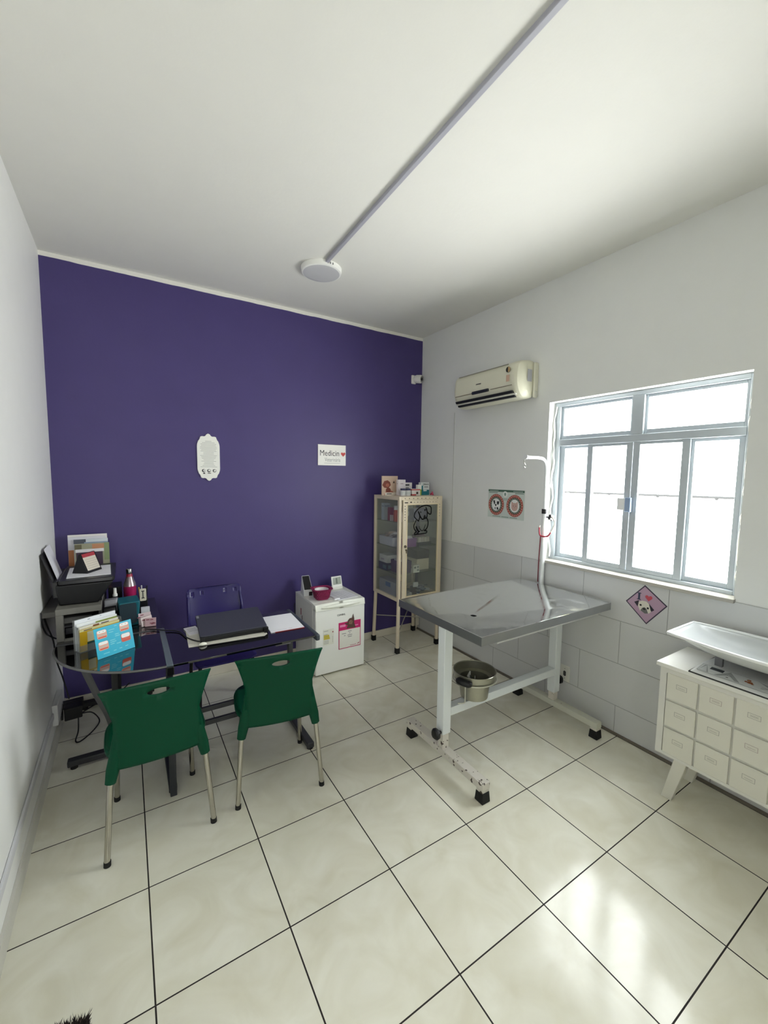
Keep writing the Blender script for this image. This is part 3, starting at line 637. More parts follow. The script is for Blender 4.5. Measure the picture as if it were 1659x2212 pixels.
for k in range(3): m.rect(-.03, .02, -.02+k*.022, -.017+k*.022, .0064)
tag(m.build('notebook', norm=False), 'small lined notebook on the folder left of the laptop', 'notebook')
m = MB().m(mat('#ecebdc', .3)); m.lathe([(0, 0), (.018, .002), (.020, .006), (.016, .012), (.008, .016), (0, .017)], seg=20, sx=1.1, sy=.6); tag(place(m.build('computer_mouse'), (.318, .168, DZ+.0022)), 'small cream mouse at the front left corner of the laptop', 'mouse')
m = MB().m(BLACK).tube(spline([(.33, .20, DZ+.01), (.29, .24, DZ+.008), (.25, .33, DZ+.006), (.22, .45, DZ+.006), (.14, .52, DZ+.008), (.05, .60, DZ+.006)]), .0035, 8); tag(m.build('laptop_cable'), 'black cable trailing left from the laptop across the desk', 'cable')

# ---- riser and printer
t = thing('monitor_riser', 'grey open-fronted riser box carrying the printer on the desk', 'riser', (0, 0, DZ))
gm = mat('#77756e', .5)
B(gm, (-.386, -.17, .62, 1.325, .155, .19)).build('top_board', t, bevel=.002)
B(gm, (-.386, -.352, .62, .66, .0, .155)).build('leg', t, bevel=.002)
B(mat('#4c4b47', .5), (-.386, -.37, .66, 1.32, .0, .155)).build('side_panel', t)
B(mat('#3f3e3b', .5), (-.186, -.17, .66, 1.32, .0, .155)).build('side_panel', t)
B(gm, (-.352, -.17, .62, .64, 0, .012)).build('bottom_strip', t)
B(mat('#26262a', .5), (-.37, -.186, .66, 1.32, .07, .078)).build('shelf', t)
B(mat('#55534e', .5), (-.452, -.387, .64, 1.05, .145, .175)).build('side_shelf', t, bevel=.002)
tag(B(mat('#5c5b57', .5), (-.36, -.22, .70, .95, DZ+.0785, DZ+.115)).build('storage_box', bevel=.004), 'grey box pushed inside the riser under the printer', 'box')
tag(B(mat('#15151a', .4), (-.355, -.2, .70, .95, DZ+.0125, DZ+.055)).build('storage_box', bevel=.004), 'black box on the floor of the riser under the printer', 'box')
def printer():
    t = thing('printer', 'black inkjet printer on the riser with papers on its lid', 'printer', (0, 0, .9355))
    k = mat('#141416', .45, var=.03)
    MB().m(k).hexa([(-.375, .70, 0), (-.185, .68, 0), (-.185, 1.10, 0), (-.375, 1.10, 0), (-.385, .665, .125), (-.105, .665, .125), (-.105, 1.12, .125), (-.385, 1.12, .125)]).build('body', t, bevel=.008)
    MB().m(mat('#1b1b1e', .3)).prism(rr(-.372, -.098, .668, 1.125, .012), .127, .152).build('scanner_lid', t, bevel=.004)
    B(mat('#0f0f11', .3), (-.40, -.374, .69, 1.10, .05, .145)).build('rear_cover', t, bevel=.004)
    MB().m(mat('#121214', .4)).hexa([(-.392, .72, .10), (-.380, .72, .10), (-.380, 1.05, .10), (-.392, 1.05, .10), (-.452, .72, .30), (-.446, .72, .305), (-.446, 1.0, .305), (-.452, 1.0, .30)]).build('paper_tray', t, bevel=.002)
    B(mat('#0a0a0b', .3), (-.186, -.17, .72, 1.06, .0, .04)).build('output_tray', t, bevel=.003)
printer()
m = MB().m(mat('#e9e8ee', .6)).hexa([(-.378, .76, 1.06), (-.3765, .76, 1.0605), (-.3765, .97, 1.0605), (-.378, .97, 1.06), (-.440, .78, 1.262), (-.4385, .78, 1.2625), (-.4385, .99, 1.2625), (-.440, .99, 1.262)])
tag(m.build('feed_paper'), 'white sheets standing in the printer feed tray by the left wall', 'paper')
LZ = .9355+.1535
m = MB().m(PAPER).at(T(-.238, .885, LZ) @ Matrix.Rotation(math.radians(2), 4, 'Z')); m.box(-.105, .115, -.165, .145, 0, .003); tag(m.build('lid_paper'), 'white sheets lying on the printer lid', 'paper')
t = thing('desk_calendar', 'black tent calendar with a red and cream page on the printer lid', 'calendar', (-.245, .875, LZ+.0032), math.radians(-32))
MB().m(mat('#0e0e10', .5)).hexa([(-.048, -.065, 0), (.048, -.065, 0), (.048, .065, 0), (-.048, .065, 0), (-.004, -.065, .118), (.004, -.065, .118), (.004, .065, .118), (-.004, .065, .118)]).build('stand', t, bevel=.001)
pg = MB()
def sl(u, w=.0008): # point on the right slope, u 0..1 up
    nx, nz = .118, .044; l = math.hypot(nx, nz); return (.048-.044*u+nx/l*w, nz/l*w+.118*u)
def slopq(y0, y1, u0, u1, w): 
    a, b = sl(u0, w), sl(u1, w); return [(a[0], y0, a[1]), (a[0], y1, a[1]), (b[0], y1, b[1]), (b[0], y0, b[1])]
pg.m(mat('#d8cfc0', .6)); pg.f([pg.v(p) for p in slopq(-.055, .055, .12, .98, .0012)]); pg.m(mat('#b03a44', .6)); pg.f([pg.v(p) for p in slopq(-.055, .055, .80, .98, .002)])
pg.m(mat('#b9b0a4', .6))
for k in range(5): pg.f([pg.v(p) for p in slopq(-.045, .045, .22+k*.11, .24+k*.11, .002)])
pg.build('page', t)
def magazine(i, x0, x1, y, z1, h, cols, name, label, lean=.0):
    m = MB().m(mat(cols[0], .4)); z0 = .9362; m.hexa([(x0, y, z0), (x1, y, z0), (x1, y+.006, z0), (x0, y+.006, z0), (x0, y+lean, z0+h), (x1, y+lean, z0+h), (x1, y+.006+lean, z0+h), (x0, y+.006+lean, z0+h)])
    m.at(T(x0, y-.0006, z0) @ Matrix.Shear('XY', 4, (0, 0)) @ FRONT); w = x1-x0
    sh = lambda u0, u1, v0, v1, e: m.f([m.v((u0*w, v0*h, e-lean*v0*1.0)), m.v((u1*w, v0*h, e-lean*v0)), m.v((u1*w, v1*h, e-lean*v1)), m.v((u0*w, v1*h, e-lean*v1))])
    for k, (c, u0, u1, v0, v1) in enumerate(cols[1:]): m.m(mat(c, .5)); sh(u0, u1, v0, v1, .0002+.0003*k)
    tag(m.build(name, norm=False), label, 'magazine', 'magazines standing behind the printer')
magazine(0, -.380, -.150, 1.305, 0, .335, ['#e6e3e0'], 'magazine', 'backmost white magazine standing behind the printer', .012)
magazine(1, -.378, -.16, 1.29, 0, .320, ['#d9d9e0', ('#b8774a', 0, .2, 0, .72)], 'magazine', 'tall pale magazine with an orange lower corner behind the printer', .012)
magazine(2, -.345, -.145, 1.275, 0, .305, ['#cfd6dc', ('#4f5560', 0, .35, .9, 1), ('#8fa0b4', .3, 1, .8, .93)], 'magazine', 'blue-grey topped magazine behind the tent calendar', .012)
magazine(3, -.340, -.138, 1.26, 0, .275, ['#a7a58c', ('#6f6a50', 0, .2, .86, .98), ('#c98f6a', .5, .85, .86, .98), ('#8b9a70', .85, 1, .55, 1), ('#4a3a4e', .04, .8, .0, .78), ('#f0eef0', .02, .84, .78, .86), ('#b5663c', .88, 1, 0, .2)], 'magazine', 'front magazine with a dark purple cover panel behind the printer', .012)

# ---- desk clutter
t = thing('brochure_holder', 'clear acrylic brochure holder on the rounded desk corner', 'brochure holder', (-.257, .383, DZ), math.radians(29))
B(CLEARP, (-.004, .215, -.002, .001, 0, .04), (-.004, .215, .062, .065, 0, .17), (-.004, -.001, .001, .062, 0, .14), (.212, .215, .001, .062, 0, .14), (-.004, .215, .001, .062, 0, .003)).build('tray', t)
def leaflet(k, y, h, x0, x1, cols, label):
    m = MB().m(mat(cols[0], .5)).at(T(-.257, .383, DZ+.0035) @ Matrix.Rotation(math.radians(29), 4, 'Z') @ T(0, y, 0)); m.box(x0, x1, 0, .005, 0, h)
    m.M = m.M @ T(0, -.0005, 0) @ FRONT
    for j, (c, u0, u1, v0, v1) in enumerate(cols[1:]): m.m(mat(c, .5)).rect(x0+(x1-x0)*u0, x0+(x1-x0)*u1, h*v0, h*v1, .0002+j*.0003)
    tag(m.build('leaflet', norm=False), label, 'leaflet', 'leaflets in the clear holder')
leaflet(0, .006, .122, .0, .205, ['#d8ae1c', ('#efe6a8', 0, 1, .90, 1), ('#d8cfa8', .18, .36, .4, .85), ('#1d4a48', .17, .9, 0, .38), ('#7a5a4a', .1, .3, .92, .96)], 'yellow leaflet with a teal lower corner, front of the clear holder')
leaflet(1, .016, .134, .0, .205, ['#e9e6d6', ('#c9b23a', .0, 1, 0, .88), ('#8a5a3a', .35, .5, .90, .97), ('#4a4a40', .55, .75, .92, .96)], 'white-topped yellow leaflet just behind the front one')
leaflet(2, .030, .150, .0, .205, ['#eef0f0', ('#1e2f2c', .0, .45, .80, .88), ('#8a9a3c', .45, 1, .80, .93)], 'white leaflet with an olive band in the clear holder')
leaflet(3, .045, .168, -.002, .205, ['#eef0f4', ('#a0a8b0', .3, .36, .93, .96), ('#a0a8b0', .6, .64, .95, .97)], 'tallest white leaflet at the back of the clear holder')
# dental card
def dental_card():
    M0 = T(-.175, .241, DZ+.0016) @ Matrix.Rotation(math.radians(29), 4, 'Z') @ Matrix.Rotation(math.radians(-12), 4, 'X')
    m = MB().m(mat('#1fb4d4', .35, var=.02)).at(M0); W_, H_ = .19, .158
    m.box(0, W_, 0, .0025, 0, H_); m.M = M0 @ T(0, -.0006, 0) @ FRONT
    for i, (cx, cy) in enumerate(((.036, .122), (.036, .062), (.150, .128), (.150, .070))):
        m.m(mat('#e9a890' if i != 3 else '#d9604a', .5)).prism(rr(cx-.024, cx+.024, cy-.022, cy+.022, .008, 3), 0, .0004)
        m.m(mat('#f2f2ee', .4)).prism(rr(cx-.022, cx+.022, cy+.000 if i == 3 else cy+.006, cy+.021, .007, 3), .0004, .0008)
        m.m(mat('#c9bcb0', .5)).rect(cx-.02, cx+.02, cy-.008, cy+.001, .0009) if i < 3 else None
        m.m(mat('#d0503c', .5)).rect(cx-.02, cx+.02, cy-.018, cy-.012, .0009)
        if i in (0, 2): m.m(INK).disc(cx-.01, cy+.014, .0018, .0018, .001, 8).disc(cx+.008, cy+.014, .0018, .0018, .001, 8)
    m.m(mat('#7fd6e4', .5))
    for x, y, w_ in ((.07, .13, .03), (.07, .118, .022), (.07, .075, .026), (.07, .065, .03), (.07, .055, .02), (.10, .145, .014), (.098, .10, .02), (.098, .09, .024), (.10, .05, .022), (.03, .018, .03), (.08, .018, .014), (.11, .02, .014), (.14, .022, .016)): m.rect(x, x+w_, y, y+.004, .0004)
    m.M = M0; m.m(CLEARP).hexa([(.02, .003, 0), (.17, .003, 0), (.17, .055, .012), (.02, .055, .012), (.02, .003, .08), (.17, .003, .08), (.17, .006, .08), (.02, .006, .08)])
    tag(m.build('dental_card', norm=False), 'bright turquoise card with four teeth pictures leaning on the desk corner', 'card')
dental_card()
t = thing('tape_dispenser', 'black desk tape dispenser with a grey top in front of the bottles', 'tape dispenser', (-.128, .74, DZ), math.radians(-4))
B(BLACK, (-.034, .03, -.05, .07, 0, .10)).build('body', t, bevel=.008)
MB().m(mat('#9a9aa0', .4)).hexa([(-.034, .0, .10), (.034, .0, .10), (.034, .06, .10), (-.034, .06, .10), (-.034, .01, .175), (.034, .01, .178), (.034, .06, .178), (-.034, .06, .175)]).build('top_plate', t, bevel=.006)
MB().m(BLACK).tube([(-.03, -.025, .115), (.03, -.025, .12)], .028, 20).build('roll', t)
B(BLACK, (-.02, .0, -.06, -.045, .02, .12)).build('cutter', t, bevel=.002)
t = thing('pump_bottle', 'black sanitizer bottle with a white cap beside the printer', 'bottle', (-.105, .85, DZ))
MB().m(mat('#101014', .3)).lathe([(0, 0), (.03, 0), (.033, .01), (.033, .13), (.028, .15), (.013, .165), (.013, .175)], seg=24).build('body', t)
MB().m(mat('#ecebe6', .35)).lathe([(.014, .172), (.014, .185), (.010, .19), (.009, .225), (.0, .227)], seg=18).build('cap', t)
t = thing('teal_file_bin', 'teal plastic bin with a dark front standing on the desk', 'bin', (-.035, .745, DZ), math.radians(8))
MB().m(mat('#12616e', .3)).hexa([(-.05, -.03, 0), (.05, -.03, 0), (.05, .07, 0), (-.05, .07, 0), (-.055, -.035, .155), (.062, -.035, .155), (.062, .075, .17), (-.055, .075, .17)]).build('bin', t, bevel=.006)
MB().m(mat('#2b3a44', .3)).prism(rr(-.052, .04, .02, .15, .012), 0, .003).build('front_panel', t); bpy.data.objects['front_panel'].matrix_local = Matrix.Translation((0, -.037, 0)) @ FRONT
m = MB(); random.seed(3)
for k, (c, w_, h_, ang) in enumerate((('#cdb9bd', .07, .075, 10), ('#d8c8c6', .075, .06, 35), ('#c7a5ab', .06, .055, -12))):
    m.m(mat(c, .6)).at(T(.055+.012*k, .70-.03*k, DZ+.0005) @ Matrix.Rotation(math.radians(ang), 4, 'Z') @ Matrix.Rotation(math.radians(-14), 4, 'X')); m.box(-w_/2, w_/2, 0, .012, .003, h_)
    m.m(mat('#8a4a56', .6)); m.stroke([], .001)
    for q in range(5): 
        x = random.uniform(-w_/2.6, w_/2.6); z = random.uniform(.012, h_*.85); m.box(x-.009, x+.009, -.0015, .0005, z-.003, z+.003, Matrix.Rotation(random.uniform(-.3, .3), 3, 'Y'))
tag(m.build('flower_leaflets'), 'bundle of pinkish flower-print leaflets beside the teal bin', 'leaflets')
tag(B(mat('#e3e2e6', .6), (.035, .085, .80, .83, DZ+.0005, DZ+.082)).build('note_block', bevel=.001), 'white note block behind the flower-print leaflets', 'note block')
t = thing('drink_bottle', 'pink and silver patterned steel drink bottle on the desk', 'bottle', (-.022, 1.02, DZ))
pk = mat('#a81c5a', .3, var=.35, vscale=35); 
MB().m(pk).lathe([(0, 0), (.034, 0), (.038, .006), (.038, .19)], seg=28).build('body', t)
MB().m(mat('#b8a9ae', .25, metal=.7, var=.35, vscale=45)).lathe([(.038, .19), (.036, .205), (.026, .235), (.020, .255)], seg=28).build('shoulder', t)
MB().m(mat('#9c1f3a', .3)).lathe([(.020, .255), (.017, .27), (.016, .277)], seg=24).build('neck', t)
MB().m(STEEL).lathe([(.0175, .275), (.0185, .278), (.0185, .308), (.017, .31), (0, .31)], seg=24).build('cap', t)
t = thing('pen_holder', 'black pen holder with a cream bone tag on its front', 'pen holder', (.055, 1.02, DZ))
B(mat('#101014', .4), (-.026, .026, -.026, .026, 0, .10)).build('cup', t, bevel=.003)
tgx = MB().m(mat('#e4dfca', .5)).at(T(-.002, -.0265, .123) @ FRONT); tgx.prism(rr(-.019, .021, -.045, .042, .008), 0, .003); tgx.m(INK).rect(-.0025, .0035, -.022, .022, .0034)
for y in (-.024, .024): tgx.disc(-.004, y, .0045, .0045, .0034, 10).disc(.005, y, .0045, .0045, .0034, 10)
tgx.build('bone_tag', t)
for i, (x, y, c, h, lx) in enumerate(((-.012, .0, '#c9b83a', .17, -.012), (-.004, .008, '#d8d8dc', .18, -.004), (.008, -.004, '#15151a', .165, .006), (.014, .008, '#1a1a22', .175, .012))):
    m = MB().m(mat(c, .4)).cyl((.055+x, 1.02+y, DZ+.002), (.055+x+lx, 1.02+y+.003, DZ+h), .0042); 
    tag(m.build('pen'), {0: 'yellow pen in the pen holder', 1: 'silver pen in the pen holder', 2: 'short black pen at the right of the pen holder', 3: 'tall dark pen at the back of the pen holder'}[i], 'pen', 'pens in the pen holder')
tag(B(mat('#0c0c10', .4), (-.15, -.07, 1.08, 1.25, DZ+.0005, DZ+.175)).build('black_box', bevel=.004), 'black box standing on the desk between printer and drink bottle', 'box')

# ---- cables and adapter by the left wall
ca = MB().m(BLACK)
ca.tube(spline([(-.448, .62, .93), (-.447, .63, .86), (-.445, .72, .78), (-.44, .80, .735), (-.41, .82, .705), (-.38, .84, .70)]), .0045, 8)
tag(ca.build('printer_cable'), 'black cable looping from the printer shelf behind the desk corner', 'cable')
ca = MB().m(BLACK); ca.tube(spline([(-.447, .70, .884), (-.445, .78, .80), (-.44, .92, .66), (-.44, 1.0, .50), (-.42, 1.05, .36), (-.39, 1.02, .22)]), .0045, 8)
tag(ca.build('power_cable'), 'black power cable dropping down the left wall to the adapter', 'cable')
t = thing('power_adapter', 'black power adapter block plugged in low by the left wall', 'power adapter', (-.37, .98, .09), math.radians(5))
B(mat('#08080a', .5), (-.045, .05, -.04, .04, .02, .10)).build('block', t, bevel=.006); B(mat('#101012', .5), (-.062, -.05, -.03, .03, .03, .07)).build('plug', t); B(mat('#0d0d0f', .5), (-.062, .06, .045, .10, .06, .10)).build('power_strip', t, bevel=.004)
ca = MB().m(BLACK); ca.tube(spline([(-.34, .98, .12), (-.28, 1.03, .09), (-.245, 1.06, .03), (-.235, 1.02, .006), (-.27, .92, .006), (-.325, .84, .006), (-.352, .86, .006), (-.345, .95, .02), (-.345, 1.0, .09)]), .004, 8)
ca.tube(spline([(-.34, .99, .11), (-.26, 1.1, .10), (-.14, 1.15, .11), (-.05, 1.2, .16)]), .004, 8)
tag(ca.build('floor_cable_loop'), 'black cable looped on the floor below the adapter', 'cable')

# ------------------------------------------------------------------ chairs
GREEN = mat('#03402a', .42, var=.05, spec=.16)
def chair_back(mb, W1, W2, ztop, zw, zb, ytop, ywaist, bow, hole=True, zb_mid=.0):
    P = []
    for k in range(13): u = -1+2*k/12; P.append((W1*u, ztop-.012*(u*u)+.004))
    for k in range(1, 9): t_ = k/8; P.append((W1+(W2-W1)*t_**.85, ztop-.008+(zw-ztop)*t_))
    P.append((W2+.006, (zw+zb)/2)); P.append((W2+.010, zb))
    for k in range(1, 12): u = 1-2*k/12; P.append(((W2+.010)*u, zb+zb_mid*(1-u*u)))
    P.append((-W2-.010, zb)); P.append((-W2-.006, (zw+zb)/2))
    for k in range(7, 0, -1): t_ = k/8; P.append((-W1-(W2-W1)*t_**.85, ztop-.008+(zw-ztop)*t_))
    h = [[(.046*math.cos(2*PI*k/20), ztop-.046+.0165*math.sin(2*PI*k/20)) for k in range(20)]] if hole else []
    def fn(u, v):
        t_ = (v-zb)/(ztop-zb); y = ywaist+(ytop-ywaist)*max(0, t_)**1.6
        return (u, y-bow*(1-min(1, (u/W1)**2)), v)
    mb.sheet(P, h, fn, .028)
def chair_proto():
    t = thing('plastic_chair', '', 'chair')
    b = MB().m(GREEN); chair_back(b, .222, .170, .80, .63, .41, -.215, -.165, .03, True, .0); b.build('backrest', t, solid=.007, bevel=0)
    for s_ in (-1, 1):
        sl_ = MB().m(GREEN); P = [(s_*.160, -.172, .645), (s_*.163, -.172, .56), (s_*.171, -.170, .48), (s_*.184, -.166, .41), (s_*.195, -.164, .35)]; sl_.tube(P, [.003, .013, .019, .021, .017], 10, sy=1.3); sl_.build('leg_sleeve', t)
        lg = MB().m(CHROME); lg.cyl((s_*.192, -.160, .40), (s_*.220, -.205, .012), .0125, seg=16); lg.m(RUBBER).cyl((s_*.2195, -.2045, 0), (s_*.2185, -.203, .022), .0145, seg=16); lg.build('leg', t)
        lg = MB().m(CHROME); lg.tube(spline([(s_*.165, .02, .425), (s_*.166, .12, .423), (s_*.168, .155, .405), (s_*.172, .175, .30), (s_*.181, .205, .012)]), .0125, 14); lg.m(RUBBER).cyl((s_*.181, .205, 0), (s_*.181, .204, .022), .0145, seg=16); lg.build('leg', t)
    st = MB().m(GREEN); P = []
    for k in range(40):
        a = 2*PI*k/40; c, q = math.cos(a), math.sin(a); P.append((.208*math.copysign(abs(c)**.55, c), .03+.195*math.copysign(abs(q)**.55, q)))
    st.sheet(P, [], lambda u, v: (u, v, .455-.012*(1-min(1, (u/.2)**2))*(1-min(1, ((v-.03)/.2)**2))-.035*max(0, (v-.14)/.08)**2*.5+.02*max(0, (-v-.1)/.06)), .04); st.build('seat', t, solid=.008)
    rm = MB().m(GREEN); rm.tube([(x, y, .440) for x, y in P], .011, 8, closed=True); rm.build('seat_rim', t)
    MB().m(CHROME).tube([(-.19, -.15, .43), (.19, -.15, .43)], .010, 10).build('crossbar', t)
    return t
def copy_tree(o, parent=None):
    c = o.copy(); COL.objects.link(c); c.parent = parent
    for ch in list(o.children): copy_tree(ch, c)
    return c
ch = chair_proto(); ch['label'] = 'green plastic chair at the rounded corner of the desk, nearer the left wall'; ch['group'] = 'green visitor chairs'; place(ch, (.066, -.04, 0), math.radians(1))
c2 = copy_tree(ch); c2['label'] = 'green plastic chair at the right end of the desk, nearer the fridge'; place(c2, (.658, -.053, 0), math.radians(-9))
def purple_chair():
    t = thing('office_chair', 'glossy purple plastic chair behind the desk', 'chair', (.525, .74, 0), PI)
    pm = mat('#241a5e', .3, var=.06)
    holes = []
    for x in (-.15, -.085, .085, .15):
        holes.append(rr(x-.006, x+.006, .80, .825, .004, 2))
    P = rr(-.195, .195, .50, .855, .03, 5)
    b = MB().m(pm); b.sheet(P, holes, lambda u, v: (u, -.20-.10*((v-.5)/.36)**1.3-.03*(1-(u/.2)**2)+.015, v), .018); b.build('backrest', t, solid=.008)
    st = MB().m(pm); st.sheet(rr(-.2, .2, -.2, .2, .05, 5), [], lambda u, v: (u, v, .45-.01*(1-(u/.2)**2)), .04); st.build('seat', t, solid=.01)
    for s_ in (-1, 1):
        MB().m(pm).tube(spline([(s_*.19, -.205, .50), (s_*.19, -.22, .68), (s_*.185, -.27, .80)]), .010, 10).build('back_frame', t)
        MB().m(BLACK).cyl((s_*.18, -.17, .45), (s_*.20, -.22, 0), .012).build('leg', t)
        MB().m(BLACK).cyl((s_*.17, .15, .44), (s_*.19, .20, 0), .012).build('leg', t)
purple_chair()

# ------------------------------------------------------------------ glass cabinet
CR = mat('#dacdb6', .45, var=.04)
CRS = chipped_mat('#cfbe9f', '#3d322b', .70, 30)
CX0, CX1, CY0, CY1, CZ0, CZ1 = 2.122, 2.636, .872, 1.335, .52, 1.515
def cabinet():
    t = thing('glass_cabinet', 'cream steel medicine cabinet with glass sides and a dog drawn on its door', 'cabinet', (0, 0, 0))
    w = .03; f = MB().m(CR)
    for x in (CX0, CX1-w):
        for y in (CY0+.002, CY1-w): f.box(x, x+w, y, y+w, CZ0, CZ1)
    for z in (CZ0, CZ1-w):
        f.box(CX0+w, CX1-w, CY0+.002, CY0+w, z, z+w).box(CX0+w, CX1-w, CY1-w, CY1, z, z+w).box(CX0, CX0+w, CY0+w, CY1-w, z, z+w).box(CX1-w, CX1, CY0+w, CY1-w, z, z+w)
    f.build('frame', t, bevel=.002)
    B(CR, (CX0, CX1, CY0, CY1, CZ1, CZ1+.004)).build('top_sheet', t)
    B(CR, (CX0+.005, CX1-.005, CY0+.005, CY1-.005, CZ0+.003, CZ0+.008)).build('bottom_sheet', t)
    B(CABGLASS, (CX0+.012, CX0+.015, CY0+w, CY1-w, CZ0+w, CZ1-w)).build('side_glass', t)
    B(CABGLASS, (CX1-.015, CX1-.012, CY0+w, CY1-w, CZ0+w, CZ1-w)).build('side_glass', t)
    B(mat('#b9b7a9', .5), (CX0+w, CX1-w, CY1-.01, CY1-.006, CZ0+w, CZ1-w)).build('back_panel', t)
    d = MB().m(CR); dx0, dx1, dz0, dz1 = CX0+.034, CX1-.03, CZ0+.018, CZ1-.028; dw = .042; y0, y1 = CY0-.018, CY0
    d.box(dx0, dx0+dw, y0, y1, dz0, dz1).box(dx1-dw, dx1, y0, y1, dz0, dz1).box(dx0+dw, dx1-dw, y0, y1, dz1-dw, dz1).box(dx0+dw, dx1-dw, y0, y1, dz0, dz0+dw-.01)
    dd = d.build('door', t, bevel=.002)
    B(mat('#e3d4b0', .4), (dx0+dw-.004, dx0+dw+.004, y0-.003, y0, dz0+dw-.01, dz1-dw+.004), (dx1-dw-.004, dx1-dw+.004, y0-.003, y0, dz0+dw-.01, dz1-dw+.004), (dx0+dw, dx1-dw, y0-.003, y0, dz1-dw-.004, dz1-dw+.004), (dx0+dw, dx1-dw, y0-.003, y0, dz0+dw-.014, dz0+dw-.006)).build('glazing_bead', dd)
    B(CABGLASS, (dx0+dw, dx1-dw, y0+.008, y0+.011, dz0+dw-.01, dz1-dw)).build('pane', dd)
    lk = MB().m(mat('#6d6456', .3, metal=.8)).at(T(dx0+.026, y0, 1.052) @ FRONT); lk.lathe([(0, .008), (.012, .008), (.014, 0)], seg=16); lk.M = lk.M @ T(.010, -.034, 0); lk.lathe([(0, .012), (.008, .011), (.010, 0)], seg=14); lk.box(-.004, .004, -.03, -.005, .004, .008); lk.build('lock', dd)
    s_ = MB().m(mat('#3a322c', .7)); random.seed(5)     # small stamps and stickers on the frame
    for k in range(9):
        x = CX0+.06+k*.048; s_.box(x, x+random.uniform(.005, .012), CY0+.0002, CY0+.0019, CZ1-.017, CZ1-.011)
    s_.build('chips', t)
    s_ = MB().m(mat('#3a322c', .7))
    s_.box(dx0+.012, dx0+.05, y0-.0006, y0, dz1-.028, dz1-.018).box(dx0+.075, dx0+.095, y0-.0006, y0, dz1-.026, dz1-.014)
    for k in range(8): x = dx0+.12+k*.037; s_.box(x, x+random.uniform(.004, .010), y0-.0006, y0, dz1-.024, dz1-.018)
    for k in range(6): z = dz1-.06-k*.026; s_.box(dx0+.014, dx0+.022, y0-.0006, y0, z, z+.008)
    for k in range(5): z = dz1-.05-k*.028; s_.box(dx1-.024, dx1-.018, y0-.0006, y0, z, z+.006)
    s_.build('stickers', dd)
    # dog drawn on the glass in black line
    dg = MB().m(mat('#0b0b0c', .6)).at(T(2.285, y0+.0072, 1.155) @ FRONT)
    def L_(pts, w_=.0095, curve=True):
        P = [(a*.00045, b*.00036) for a, b in pts]
        if curve: P = [(p.x, p.y) for p in spline([(x, y, 0) for x, y in P], 6)]
        dg.stroke(P, w_, 0)
    q = lambda pts: [(x-960, 1020-y) for x, y in pts]
    L_(q([(1075, 660), (1000, 590), (965, 530), (975, 450), (1020, 380), (1090, 310), (1160, 270), (1250, 250), (1330, 262), (1400, 300), (1410, 380), (1405, 470), (1380, 490), (1330, 460), (1300, 410), (1280, 350), (1265, 300)]))
    L_(q([(1065, 410), (1100, 490), (1105, 560), (1075, 660)])); L_(q([(1110, 520), (1140, 570), (1180, 620), (1210, 610), (1270, 590), (1300, 550), (1305, 500), (1305, 440)]))
    dg.flat([(x*.00045, y*.00036) for x, y in q([(1205, 605), (1210, 540), (1230, 500), (1255, 520), (1270, 585), (1240, 600)])], .0004)
    dg.disc(280*.00045, 648*.00036, .008, .010, .0004, 12).disc(170*.00045, 595*.00036, .006, .007, .0004, 12)
    L_(q([(1010, 640), (975, 720), (955, 790), (970, 860), (1000, 910), (1020, 945), (985, 970), (978, 1010), (1060, 1008), (1200, 1000), (1290, 990), (1300, 940), (1235, 925), (1290, 880), (1325, 800), (1330, 700), (1310, 620), (1280, 590)]))
    L_(q([(1015, 805), (1045, 880), (1080, 930), (1110, 940)]), .012); L_(q([(1095, 790), (1110, 850), (1140, 905), (1180, 925), (1215, 900), (1240, 830), (1260, 770)]), .006); L_(q([(1060, 1005), (1060, 970), (1100, 945)]), .008)
    dg.build('dog_drawing', dd, solid=.0006)
    for z in SH: B(CABGLASS, (CX0+.016, CX1-.016, CY0+.03, CY1-.012, z-.006, z)).build('shelf', t)
    for (x, y), (fx, fy) in (((CX0+.02, CY0+.02), (2.15, .915)), ((CX0+.02, CY1-.02), (2.118, 1.31)), ((CX1-.02, CY0+.02), (2.625, .905)), ((CX1-.02, CY1-.02), (2.635, 1.325))):
        l = MB().m(CR); l.tube([(x, y, CZ0+.005), (fx, fy, .045)], .018, 14); g_ = l.build('leg', t); MB().m(RUBBER).box(fx-.02, fx+.02, fy-.02, fy+.02, 0, .055).build('foot', g_, bevel=.004)
    MB().m(mat('#9a978c', .4)).cyl((2.13, 1.31, .27), (2.62, .91, .27), .005).build('brace', t); MB().m(mat('#9a978c', .4)).cyl((2.14, .915, .16), (2.62, 1.31, .40), .005).build('brace', t)
SH = (1.275, 1.03, .775)
cabinet()
SH0 = CZ0+.0085
def carton(x, y, z, w, d, h, c, label, rz=0, bands=(), name='medicine_box', cat='box', group='medicine boxes in the cabinet'):
    x += .015
    m = MB().m(mat(c, .5)).at(T(x, y, z+.0004) @ Matrix.Rotation(math.radians(rz), 4, 'Z')); m.box(-w/2, w/2, -d/2, d/2, 0, h); m.M = m.M @ T(-w/2, -d/2-.0005, 0) @ FRONT
    for j, (cc, u0, u1, v0, v1) in enumerate(bands): m.m(mat(cc, .5)).rect(w*u0, w*u1, h*v0, h*v1, .0001+.0003*j)
    M1 = T(x, y, z+.0004) @ Matrix.Rotation(math.radians(rz), 4, 'Z') @ T(-w/2-.0005, -d/2, 0) @ Matrix(((0,0,-1,0),(1,0,0,0),(0,1,0,0),(0,0,0,1)))
    m.M = M1
    for j, (cc, u0, u1, v0, v1) in enumerate(bands): m.m(mat(cc, .5)).rect(d*u0, d*u1, h*v0, h*v1, .0001+.0003*j)
    o = m.build(name, norm=False); o.data.update(); return tag(o, label, cat, group)
